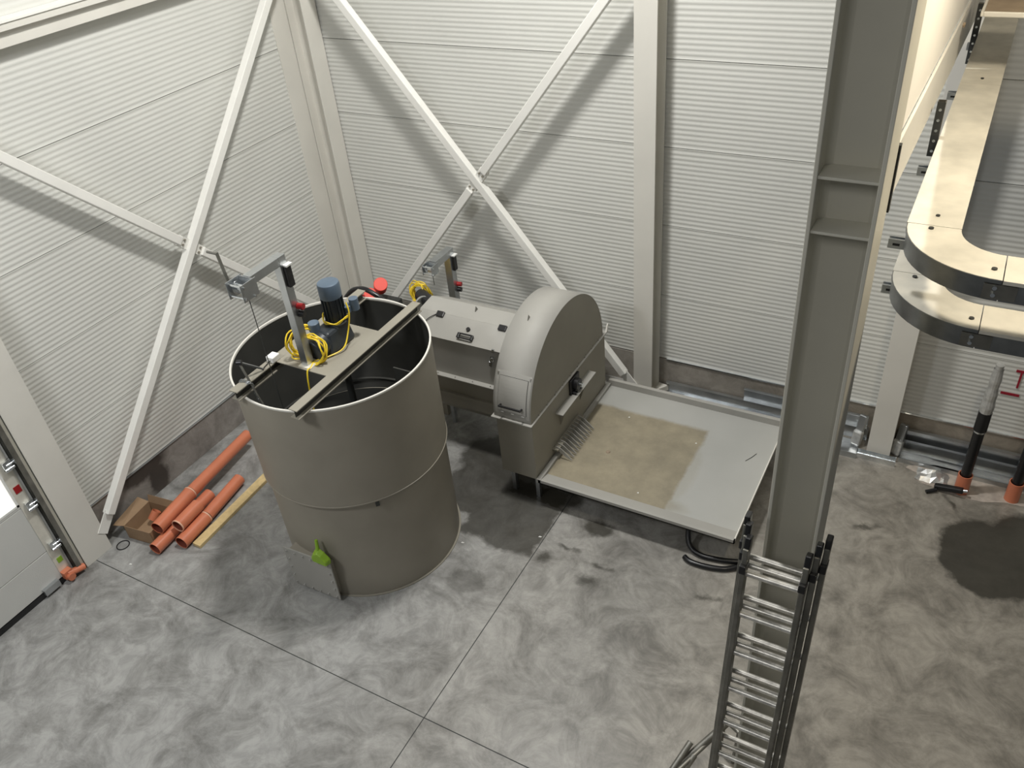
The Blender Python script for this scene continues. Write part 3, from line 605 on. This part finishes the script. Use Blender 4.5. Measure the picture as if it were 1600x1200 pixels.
# red pump set behind the tank
rp = thing('red_pump', (-6.45, 7.25, 0), 'red twin-cap pump motor standing behind the tank in the corner', 'pump')
obj('pump_stand', MB().box(-6.62, -6.30, 7.05, 7.45, 0, 1.50), DARK, rp, bevel=.01)
vd = Vector((.55, -.5, .67)).normalized()
for (c, r, ln) in (((-6.47, 7.28, 1.76), .09, .20), ((-6.50, 7.08, 1.72), .080, .16)):
    c = Vector(c); q = obj('motor_cap', MB().cyl(c-vd*ln, c+vd*.02, r*.96, r, 28), RED, rp, smooth=True, bevel=.006)
obj('valve_wheel', MB().tube(loop((-6.52, 6.92, 1.74), .05, (0, -.5, 1), 1, 0, 0, 18), .012, 8, True).cyl((-6.52, 6.92, 1.62), (-6.52, 6.92, 1.74), .015, n=10), REDD, rp, smooth=True)
obj('pump_frame', MB().bar((-6.35, 7.2, 1.60), (-6.08, 7.34, 1.36), .12, .04), DARK, rp)
bh = thing('black_hose_arch', (-5.7, 6.1, 0), 'thick black suction hose arching up behind the far rim of the tank', 'hose')
obj('hose', MB().tube(smoothpath([(-6.08, 6.14, 0.03), (-6.10, 6.13, 1.2), (-6.06, 6.12, 2.1), (-5.905, 6.1, 2.40), (-5.703, 6.1, 2.50), (-5.53, 6.1, 2.46), (-5.42, 6.12, 2.36), (-5.36, 6.15, 2.1), (-5.34, 6.18, 1.2), (-5.34, 6.2, .03)], 8), .028, 12), RUBBER, bh, smooth=True)
pb = thing('pale_support_plate', (-6.2, 7.6, 0), 'pale grey stand plate between red pump and filter housing', 'stand')
obj('plate', MB().box(-6.30, -5.96, 7.55, 7.80, 1.20, 1.215), GREYL, pb)
for (x, y) in ((-6.29, 7.56), (-6.0, 7.56), (-6.29, 7.76), (-6.0, 7.76)): obj('leg', MB().box(x, x+.03, y, y+.03, 0, 1.2), GREY, pb)

# ------------------------------------------------------------------ silted pan
pn = thing('sediment_pan', (-2.5, 7.1, 0), 'shallow grey steel pan with brown dried silt in front of the half-round hood', 'pan')
PX0, PX1, PY0, PY1, PZ = -3.645, -1.365, 6.065, 8.13, .37
obj('pan_floor', MB().box(PX0, PX1, PY0, PY1, PZ, PZ+.012), PAN, pn)
obj('rim_bar', MB().hull([(PX0, PY0, PZ), (PX1, PY0, PZ), (PX1, PY0+.012, PZ), (PX0, PY0+.012, PZ)], [(PX0, PY0, PZ+.05), (PX1, PY0, PZ+.05), (PX1, PY0+.03, PZ+.05), (PX0, PY0+.03, PZ+.05)]), GREYL, pn)
obj('rim_bar', MB().box(PX0, PX1, PY1-.05, PY1, PZ, PZ+.10), GREYL, pn, bevel=.003)
obj('rim_bar', MB().box(PX0-.02, PX0+.035, PY0, PY1, PZ, PZ+.055), GREYL, pn, bevel=.003)
obj('rim_bar', MB().box(PX1-.012, PX1, PY0, PY1, PZ, PZ+.05), STEEL, pn)
obj('inner_slope', MB().add([(PX0+.035, PY0+.03, PZ+.048), (PX1-.012, PY0+.03, PZ+.048), (PX1-.012, PY0+.17, PZ+.0125), (PX0+.035, PY0+.17, PZ+.0125)], [(0, 1, 2, 3)]), GREYL, pn)
for (x, y) in ((PX0+.1, 7.8), (PX1-.2, 6.7), (PX1-.2, 7.9), (-2.5, 7.9), (-2.5, 6.9)): obj('leg', MB().box(x, x+.05, y, y+.05, 0, PZ), GREY, pn)
mud = thing('silt_crumb', (-3.12, 6.85, PZ+.012), 'dark lump of silt lying near the fins in the pan', 'crumb')
obj('lump', MB().lathe((-3.12, 6.86, PZ+.012), [(.028, 0), (.022, .010), (0, .014)], 9), RUSTB, mud, smooth=True)
for i, (x_, y_, w2) in enumerate(((-2.24, 7.40, 'far right corner of the silt'), (-3.15, 7.55, 'back edge of the silt'), (-2.55, 6.35, 'front edge of the silt'))):
    solo('silt_crumb', MB().prism([(x_, y_), (x_+.02, y_+.004), (x_+.016, y_+.018), (x_+.003, y_+.014)], 'z', PZ+.012, PZ+.016), WHITE, 'pale crumb lying in the pan at the '+w2, 'crumb')
solo('twig', MB().tube([(-1.62, 7.33, PZ+.016), (-1.57, 7.42, PZ+.018), (-1.54, 7.50, PZ+.016)], .003, 6), DARK, 'thin dark twig lying on the clean right side of the pan', 'twig')
hs = smoothpath([(-1.88, 6.32, .36), (-1.91, 6.26, .22), (-1.86, 6.14, .08), (-1.72, 6.08, .03), (-1.5, 6.10, .03), (-1.3, 6.16, .03)], 8)
hz = thing('black_drain_hose', (-1.6, 6.1, 0), 'black rubber drain hose curling on the floor under the pan edge', 'hose')
obj('hose', MB().tube(hs, .03, 14), RUBBER, hz, smooth=True)
obj('hose', MB().tube(smoothpath([(-1.86, 5.99, .03), (-1.78, 5.95, .03), (-1.62, 5.95, .03), (-1.42, 6.0, .03), (-1.27, 6.12, .03)], 8), .03, 14), RUBBER, hz, smooth=True)

# ------------------------------------------------------------------ galvanised profiles along the back wall
def cprof(name, x0, x1, y, z, label, wd=.20, hh=.07, t=.006, tilt=0, mat=GALV, lie=True):
    p = thing(name, ((x0+x1)/2, y, z), label, 'profile', None)
    if lie:   # web down, lips up
        obj('web', MB().box(x0, x1, y, y+wd, z, z+t), mat, p)
        obj('lip', MB().box(x0, x1, y, y+t, z+t, z+hh), mat, p)
        obj('lip', MB().box(x0, x1, y+wd-t, y+wd, z+t, z+hh), mat, p)
    else:     # web upright, lips forward
        obj('web', MB().box(x0, x1, y-t, y, z, z+wd), mat, p)
        obj('lip', MB().box(x0, x1, y-hh, y-t, z+wd-t, z+wd), mat, p)
        obj('lip', MB().box(x0, x1, y-hh, y-t, z, z+t), mat, p)
    return p
cprof('steel_profile', -3.08, -.5, 8.735, 0, 'long galvanised profile standing on edge against the kerb behind the pan', .17, .05, lie=False)
cprof('steel_profile', -2.62, -.55, 8.30, 0, 'wide galvanised tray profile on the floor just behind the pan', .26, .08)
cprof('steel_profile', -2.02, -.52, 8.67, .22, 'short galvanised profile leaning above the longer one behind the pan', .17, .05, lie=False)
cprof('steel_profile', -.16, 2.6, 8.735, 0.0, 'galvanised profile on edge against the kerb right of the wall column', .30, .05, lie=False)
cprof('steel_profile', -.14, 2.6, 8.67, 0.0, 'lower galvanised profile on edge in front of the taller one right of the wall column', .17, .04, lie=False)
cprof('steel_profile', -.10, 2.6, 8.44, 0, 'flat galvanised profile on the floor behind the upright pipes', .14, .06)
solo('steel_channel', MB().box(-.56, -.12, 8.33, 8.336, 0, .07).box(-.56, -.12, 8.42, 8.426, 0, .07).box(-.56, -.12, 8.336, 8.42, 0, .006), CHROME, 'short bright channel lying at the foot of the right wall column', 'channel')
for (x, y, s_) in ((-.60, 8.55, 0), (-.15, 8.55, 1)):
    q = thing('wrapped_bracket', (x, y, 0), ('plastic wrapped bracket bundle left of the right wall column foot', 'plastic wrapped bracket bundle right of the right wall column foot')[s_], 'bracket')
    obj('bracket', MB().bar((x, y, .0), (x+.03, y+.08, .42), .09, .05), GALV, q, bevel=.01)
    obj('wrap', MB().bar((x, y-.01, .03), (x+.01, y+.02, .22), .115, .075), GLASS_, q, bevel=.02)

# ------------------------------------------------------------------ pipes rising from the floor at right
def riser(x, y, ztop, label, top=True):
    t = thing('riser_pipe', (x, y, 0), label, 'pipe')
    obj('sleeve', MB().pipe((x, y, 0), (x, y, .26), .075, .066), ORNG, t, smooth=True)
    obj('pipe', MB().cyl((x, y, .05), (x, y, ztop), .055, n=24), RUBBER, t, smooth=True)
    obj('hose_clamp', MB().cyl((x, y, .88), (x, y, .905), .060, n=24), CHROME, t, smooth=True)
    obj('coupling', MB().cyl((x, y, .905), (x, y, 1.15), .066, n=24), RUBBER, t, smooth=True)
    if top:
        obj('plastic_wrap', MB().lathe((x, y, 1.15), [(.064, 0), (.07, .08), (.058, .16), (.062, .24), (.05, .32), (.056, .42), (.045, .55)], 14), GLASS_, t)
        obj('pipe_top', MB().cyl((x, y, 1.3), (x, y, 1.75), .04, n=18), GLASS_, t, smooth=True)
    return t
riser(.60, 8.20, 1.2, 'black insulated riser pipe in an orange sleeve with clear wrap on top')
riser(1.10, 8.28, 2.6, 'black riser pipe in a tall orange sleeve at the right edge', False)
hb_ = thing('hand_tool', (.45, 8.08, 0), 'black tool lying on crumpled clear plastic beside the riser pipe', 'tool')
obj('tool_body', MB().bar((.33, 8.12, .05), (.62, 8.10, .10), .07, .06), BLACK, hb_, bevel=.015)
obj('tool_grip', MB().cyl((.36, 8.08, .04), (.26, 8.02, .02), .022, n=10), BLACK, hb_, smooth=True)
obj('steel_cap', MB().cyl((.62, 8.10, .10), (.66, 8.10, .11), .02, n=10), CHROME, hb_, smooth=True)
m = MB(); rnd2 = random.Random(11); gv = []
for j in range(6):
    for i in range(8): gv.append((.12+.05*i+rnd2.uniform(-.015, .015), 8.20+.045*j+rnd2.uniform(-.015, .015), max(.002, .09*math.sin(PI*i/7)*math.sin(PI*j/5)+rnd2.uniform(-.02, .025))))
m.add(gv, [(j*8+i, j*8+i+1, j*8+i+9, j*8+i+8) for j in range(5) for i in range(7)])
solo('plastic_sheet', m, GLASS_, 'crumpled clear plastic sheet on the floor beside the riser pipe', 'plastic')
# pale grout patches where the floor is broken open
m = MB(); pp = []
for i in range(30):
    t = 2*PI*i/30; r = 1+.16*math.sin(3*t+1)+.08*math.sin(7*t); pp.append((.75+.75*r*math.cos(t), 8.33+.20*r*math.sin(t)))
m.prism(pp, 'z', .0, .006)
struct('trim_6', m, nmat('pale_grout', (.42, .37, .32, 1), .9, 0, .25, 9))
# red marks on the wall
tg = 'red tape marks on the back wall'
solo('red_tape', MB().box(.72, .90, 8.757, 8.763, 1.03, 1.06), TAPE, 'level strip of red tape on the back wall right of the riser pipe', 'tape', tg)
solo('red_tape', MB().box(.845, .865, 8.757, 8.763, 1.14, 1.34).box(.80, .92, 8.757, 8.763, 1.34, 1.37), TAPE, 'T-shaped red tape mark above the level strip', 'tape', tg)
solo('red_tape', MB().box(.76, .79, 8.757, 8.763, 1.86, 2.06), TAPE, 'upright red tape mark seen between the two cable channels', 'tape', tg)

# ------------------------------------------------------------------ cable channels with bends
def channel(z, xl, yn, wd, label, hh=.095, yfar=7.6, xr=1.6, ro=.36):
    """lidded channel: runs along y on the left, bends, runs along x on the near side. (xl, yn) = outer corner"""
    t = thing('cable_channel', (xl+.3, yn+.5, z-hh), label, 'cable channel')
    cx, cy = xl+ro, yn+ro; ri = ro-wd
    def arcp(r, k=14): return [(cx-r*math.cos(PI/2*i/k), cy-r*math.sin(PI/2*i/k)) for i in range(k+1)]
    out, inn = arcp(ro), arcp(ri)
    poly = out+inn[::-1]
    obj('bend_lid', MB().prism([(x, y) for x, y in poly], 'z', z-.003, z), TRAYM, t)
    def wall(r0, r1, name):
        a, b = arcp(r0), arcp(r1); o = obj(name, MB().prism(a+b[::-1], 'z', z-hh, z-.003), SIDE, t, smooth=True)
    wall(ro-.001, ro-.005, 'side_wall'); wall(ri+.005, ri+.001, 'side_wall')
    obj('lid_lip', MB().prism(arcp(ro+.004)+arcp(ro)[::-1], 'z', z-.016, z-.001), SIDE, t, smooth=True)
    # straight along y
    yj = cy+.0
    L1 = 2.0; y = yj+.004
    while y < yfar:
        y1 = min(y+L1, yfar)
        ld = obj('lid', MB().box(xl, xl+wd, y, y1-.004, z-.003, z).box(xl-.004, xl, y, y1-.004, z-.016, z), TRAYM, t)
        obj('lid_screw', MB().cyl((xl+wd*.5, y+.10, z), (xl+wd*.5, y+.10, z+.006), .009, n=8), DARK, ld)
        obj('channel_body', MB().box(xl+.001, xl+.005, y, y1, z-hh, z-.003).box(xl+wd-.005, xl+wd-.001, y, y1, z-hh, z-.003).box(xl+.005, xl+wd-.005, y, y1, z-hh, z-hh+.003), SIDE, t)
        y = y1
    x = cx+.004
    while x < xr:
        x1 = min(x+.85, xr)
        ld = obj('lid', MB().box(x, x1-.004, yn, yn+wd, z-.003, z).box(x, x1-.004, yn-.004, yn, z-.016, z), TRAYM, t)
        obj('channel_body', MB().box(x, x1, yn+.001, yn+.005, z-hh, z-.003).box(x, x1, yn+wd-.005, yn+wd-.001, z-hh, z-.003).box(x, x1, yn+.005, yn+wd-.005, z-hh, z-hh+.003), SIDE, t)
        x = x1
    for (sx, sy) in ((cx-.035, yn+wd*.38), (xl+wd*.45, cy-.03)):
        obj('lid_screw', MB().cyl((sx, sy, z), (sx, sy, z+.006), .011, n=10), DARK, t)
    pl = obj('splice_plate', MB().box(cx-.06, cx+.06, yn-.006, yn, z-hh+.01, z-.02), ALU, t)
    for dz in (.03, .062): obj('splice_bolt', MB().cyl((cx-.02, yn-.006, z-dz), (cx-.02, yn-.018, z-dz), .009, n=8), CHROME, pl)
    return t
channel(5.23, -.235, 3.36, .215, 'upper lidded galvanised cable channel with a rounded bend', ro=.40)
channel(4.91, -.262, 3.50, .215, 'lower lidded galvanised cable channel with a rounded bend', ro=.40)
def cantilever(x0, x1, y, z, label):
    t = thing('support_arm', ((x0+x1)/2, y, z), label, 'bracket')
    obj('arm', MB().box(x0, x1, y-.02, y-.016, z-.045, z).box(x0, x1, y+.016, y+.02, z-.045, z).box(x0, x1, y-.016, y+.016, z-.045, z-.041), GALV, t)
    obj('arm_lip', MB().box(x0, x1, y-.016, y-.010, z-.004, z).box(x0, x1, y+.010, y+.016, z-.004, z), GALV, t)
    k = 0; x = x0+.02
    while x < x1-.03:
        obj('slot', MB().box(x, x+.03, y-.0205, y-.0203, z-.03, z-.018), BLACK, t); x += .06
cantilever(BX1, -.03, 3.80, 5.13, 'slotted zinc arm from big column to the upper cable channel bend')
cantilever(BX1, -.05, 3.95, 4.81, 'slotted zinc arm from big column to the lower cable channel bend')
# strut channels hanging from the edge beam
def strut(x, y, z0, z1, label):
    t = thing('strut_channel', (x, y, z0), label, 'strut')
    obj('strut_body', MB().box(x-.02, x+.02, y+.016, y+.02, z0, z1).box(x-.02, x-.016, y-.02, y+.016, z0, z1).box(x+.016, x+.02, y-.02, y+.016, z0, z1), ALU, t)
    obj('strut_face', MB().box(x-.0195, x+.0195, y-.024, y-.02, z0, z1), DARK, t)
    z = z0+.03
    while z < z1-.02:
        obj('strut_hole', MB().cyl((x, y-.026, z), (x, y-.024, z), .008, n=8), CHROME, t); z += .055
strut(-.262, 4.83, 5.13, 5.42, 'dark perforated strut upright halfway along the cream edge beam')
strut(-.262, 6.9, 5.02, 5.42, 'dark perforated strut upright under the dusty cross beam')
cantilever(-.30, -.03, 4.66, 5.13, 'zinc arm from the nearer perforated strut to the channel')
cantilever(-.30, -.03, 5.90, 5.13, 'zinc arm under the channel between the two struts')
cantilever(-.30, -.03, 7.0, 5.13, 'zinc arm from the farther perforated strut to the channel')
# edge beam from the big column to the wall column, lining board above
eb = thing('edge_beam', (-.33, 6, 5.4), 'cream painted steel beam running from big column to the back wall', 'beam')
def ebz(y): return 5.69-.053*(y-3.5), 5.44-.071*(y-3.5)
def ebeam(y0, y1, x0, x1):
    (t0, b0), (t1, b1) = ebz(y0), ebz(y1)
    return MB().hull([(x0, y0, b0), (x1, y0, b0), (x1, y0, t0), (x0, y0, t0)], [(x0, y1, b1), (x1, y1, b1), (x1, y1, t1), (x0, y1, t1)])
obj('beam_near', ebeam(3.45, 6.05, -.319, -.305), STEEL, eb, bevel=.004)
obj('beam_far', ebeam(6.06, 8.46, -.321, -.307), STEEL, eb, bevel=.004)
obj('beam_bolt', MB().cyl((-.305, 6.0, 5.50), (-.29, 6.0, 5.50), .016, n=6), RUSTB, eb)
struct('wall_right', MB().hull([(-.40, 3.5, 5.69), (-.322, 3.5, 5.69), (-.322, 3.5, 7.6), (-.40, 3.5, 7.6)], [(-.40, 8.70, 5.415), (-.322, 8.70, 5.415), (-.322, 8.70, 7.6), (-.40, 8.70, 7.6)]), CREAM)
# dusty cross beam of the gallery
gb = thing('gallery_beam', (.7, 5.9, 5.6), 'dusty grey channel beam with raised edges at the top right', 'beam')
obj('web', MB().box(-.20, 2.0, 5.80, 6.35, 5.60, 5.612), RUSTB, gb)
obj('edge', MB().box(-.20, 2.0, 5.785, 5.80, 5.60, 5.63), STEEL, gb, bevel=.006)
obj('edge', MB().box(-.215, -.20, 5.785, 6.36, 5.60, 5.63), STEEL, gb, bevel=.006)
obj('edge', MB().box(-.20, 2.0, 6.35, 6.365, 5.60, 5.63), STEEL, gb, bevel=.006)

# ------------------------------------------------------------------ triple ladder leaning on the big column
lean = .124; dirv = Vector((0, math.sin(lean), math.cos(lean))); nrm = Vector((0, -math.cos(lean), math.sin(lean)))
ld = thing('ladder', (-.45, 2.6, 0), 'triple extension aluminium ladder leaning on the big grey column', 'ladder')
Q = Vector((0, 3.03, 3.636))
def lp_(x, s_, d): return Vector((x, 0, 0))+Q+dirv*s_+nrm*d
slen = Q.z/math.cos(lean)
for k, (xa, xb, d, tp) in enumerate(((-.632, -.240, 0, .215), (-.612, -.272, .065, .20), (-.592, -.304, .13, .17))):
    sec_ = ld
    for x in (xa, xb):
        st = obj('rail', MB().bar(lp_(x, -slen+.02+d*.13, d), lp_(x, tp, d), .070, .027, (1, 0, 0)), ALU, ld, bevel=.004)
        obj('end_cap', MB().bar(lp_(x, tp-.02, d), lp_(x, tp+.05, d+(.0 if k == 0 else -.02)), .058, .030, (1, 0, 0)), BLACK, st, bevel=.006)
        obj('guide_clip', MB().bar(lp_(x, tp-.14, d+.02), lp_(x, tp-.09, d+.02), .075, .034, (1, 0, 0)), BLACK, st, bevel=.005)
    i = 0
    s0 = (0, -.0, -.0)[k]
    while s0-.28*i > -slen+.1:
        obj('rung', MB().cyl(lp_(xa+.012, s0-.28*i, d), lp_(xb-.012, s0-.28*i, d), .0165, n=14), RUNG, ld, smooth=True); i += 1
# scaffold tubes by the ladder foot
for i, (p, q, lab) in enumerate((((-1.02, 3.72, .52), (-1.30, 2.9, .03), 'steel tube with open end leaning left of the ladder, upper of the pair'),
                                 ((-.96, 3.64, .50), (-1.24, 2.85, .03), 'steel tube with open end leaning left of the ladder, lower of the pair'),
                                 ((-.80, 3.95, .62), (-1.15, 3.45, .30), 'pale steel tube crossing behind the ladder foot'))):
    t = thing('steel_tube', q, lab, 'tube')
    obj('tube', MB().pipe(p, q, .026, .021, 18), ALU, t, smooth=True)
    obj('inside', MB().cyl(Vector(p)+(Vector(q)-Vector(p)).normalized()*.002, Vector(p)+(Vector(q)-Vector(p)).normalized()*.004, .0208, n=14), BLACK, t)  # black disc across the mouth, standing in for shade in the tube
tr = thing('tube_trestle', (-1.0, 3.5, 0), 'low steel tube trestle standing at the foot of the ladder', 'trestle')
for (x, y) in ((-1.22, 2.75), (-1.30, 3.0), (-.72, 4.0), (-.86, 4.05)): obj('leg', MB().cyl((x, y, 0), (x+.02, y, .5), .02, n=12), ALU, tr, smooth=True)
obj('top_bar', MB().cyl((-1.25, 2.72, .44), (-1.30, 3.02, .44), .02, n=12).cyl((-.70, 3.98, .5), (-.88, 4.06, .5), .02, n=12).cyl((-1.28, 2.9, .46), (-.80, 4.02, .50), .018, n=12), ALU, tr, smooth=True)

# ------------------------------------------------------------------ orange pipes, plank, box, ring
def opipe(segs, label, rr=.078):
    """segs: list of (p, q, radius)"""
    t = thing('orange_pipe', segs[0][0], label, 'pipe', 'orange drain pipes lying by the left wall')
    for (p, q, r, nm) in segs:
        p, q = Vector(p), Vector(q)
        b = obj(nm, MB().pipe(p, q, r, r-.006, 28), ORNG, t, smooth=True)
        obj('inner_wall', MB().cyl(p+(q-p)*.01, q-(q-p)*.01, r-.0065, n=28, cap=False), ORNGD, b, smooth=True)
        if nm == 'socket': obj('socket_lip', MB().pipe(q-(q-p).normalized()*.012, q+(q-p).normalized()*.004, r+.004, r-.006, 28), RIMW, b, smooth=True)
    return t
opipe([((-7.375, 3.56, .080), (-7.455, 4.52, .080), .078, 'pipe_body')], 'orange pipe on the floor nearest the cardboard box, lowest of the stack')
opipe([((-7.15, 3.76, .085), (-7.195, 4.20, .085), .083, 'socket'), ((-7.197, 4.215, .085), (-7.30, 4.88, .085), .075, 'pipe_body')], 'orange pipe with a sleeve on the floor beside the pine plank')
opipe([((-7.435, 3.72, .243), (-7.53, 4.33, .243), .083, 'socket'), ((-7.532, 4.345, .240), (-7.70, 5.50, .20), .075, 'pipe_body')], 'longest orange pipe, lying on top of the others and reaching towards the tank')
c_ = opipe([((-7.245, 3.86, .232), (-7.285, 4.22, .232), .080, 'pipe_body')], 'short orange sleeve lying across the top between two longer pipes')
obj('sleeve_lip', MB().pipe((-7.2445, 3.852, .232), (-7.246, 3.868, .232), .083, .074, 28), RIMW, c_, smooth=True)
# pine plank
pk = solo('pine_plank', MB().hull([(-7.07, 3.84, 0), (-6.95, 3.84, 0), (-6.95, 3.84, .045), (-7.07, 3.84, .045)], [(-7.13, 5.15, 0), (-7.01, 5.13, 0), (-7.01, 5.13, .045), (-7.13, 5.15, .045)]), WOOD, 'pale pine plank lying on the floor beside the orange pipes', 'plank', bevel=.004)
# cardboard box, open, flaps
cb = thing('cardboard_box', (-7.75, 3.9, 0), 'open brown cardboard box on the floor beside the orange pipes', 'box')
bx0, bx1, by0, by1, bh_ = -7.93, -7.53, 3.62, 4.05, .20
def rot(p, a=.12):
    cx_, cy_ = -7.75, 3.85; x, y = p[0]-cx_, p[1]-cy_; return (cx_+x*math.cos(a)-y*math.sin(a), cy_+x*math.sin(a)+y*math.cos(a), p[2])
def rbox(*a_):
    m_ = MB().box(*a_); m_.v = [rot(v) for v in m_.v]; return m_
obj('carton_side', rbox(bx0, bx0+.005, by0, by1, 0, bh_), CARD, cb); obj('carton_side', rbox(bx1-.005, bx1, by0, by1, 0, bh_), CARD, cb)
obj('carton_side', rbox(bx0, bx1, by0, by0+.005, 0, bh_), CARD, cb); obj('carton_side', rbox(bx0, bx1, by1-.005, by1, 0, bh_), CARD, cb)
obj('carton_bottom', rbox(bx0, bx1, by0, by1, 0, .006), CARD, cb)
def flap(pts): 
    m_ = MB().add([rot(p) for p in pts], [(0, 1, 2, 3)]); o_ = obj('flap', m_, CARD, cb); s = o_.modifiers.new('t', 'SOLIDIFY'); s.thickness = .004
flap([(bx0, by0, bh_), (bx0, by1, bh_), (bx0-.16, by1+.0, bh_+.03), (bx0-.16, by0-.02, bh_-.02)])
flap([(bx0, by1, bh_), (bx1, by1, bh_), (bx1, by1+.03, bh_+.09), (bx0, by1+.03, bh_+.09)])
sol = thing('pipe_fitting', (-7.80, 3.93, 0.01), 'small orange pipe fitting lying inside the cardboard box', 'fitting')
obj('fitting_body', MB().pipe((-7.80, 3.90, .07), (-7.78, 3.98, .15), .055, .049, 22), ORNG, sol, smooth=True)
obj('fitting_back', MB().cyl((-7.79, 3.95, .12), (-7.7895, 3.952, .122), .049, n=22), ORNGD, sol, smooth=True)
solo('paper_scrap', MB().box(-7.72, -7.67, 3.78, 3.84, .008, .011), WHITE, 'small white paper scrap at the bottom of the cardboard box', 'paper')
solo('rubber_ring', MB().tube(loop((-7.87, 3.48, .006), .072, (0, 0, 1), 1, 0, 0, 32), .006, 8, True), RUBBER, 'black rubber sealing ring lying on the floor in front of the cardboard box', 'ring', smooth=True)
# offcut chips on the floor
for (x, y, lab) in ((-3.44, 5.62, 'white chip on the floor near the wet patch, below the pan corner'), (-4.20, 5.18, 'thin pale splinter on the floor beside the tank foot'), (-7.56, 3.30, 'white crumb on the floor in front of the orange pipes')):
    solo('floor_chip', MB().prism([(x, y), (x+.03, y+.006), (x+.035, y+.02), (x+.008, y+.018)], 'z', 0, .004), WHITE, lab, 'chip')
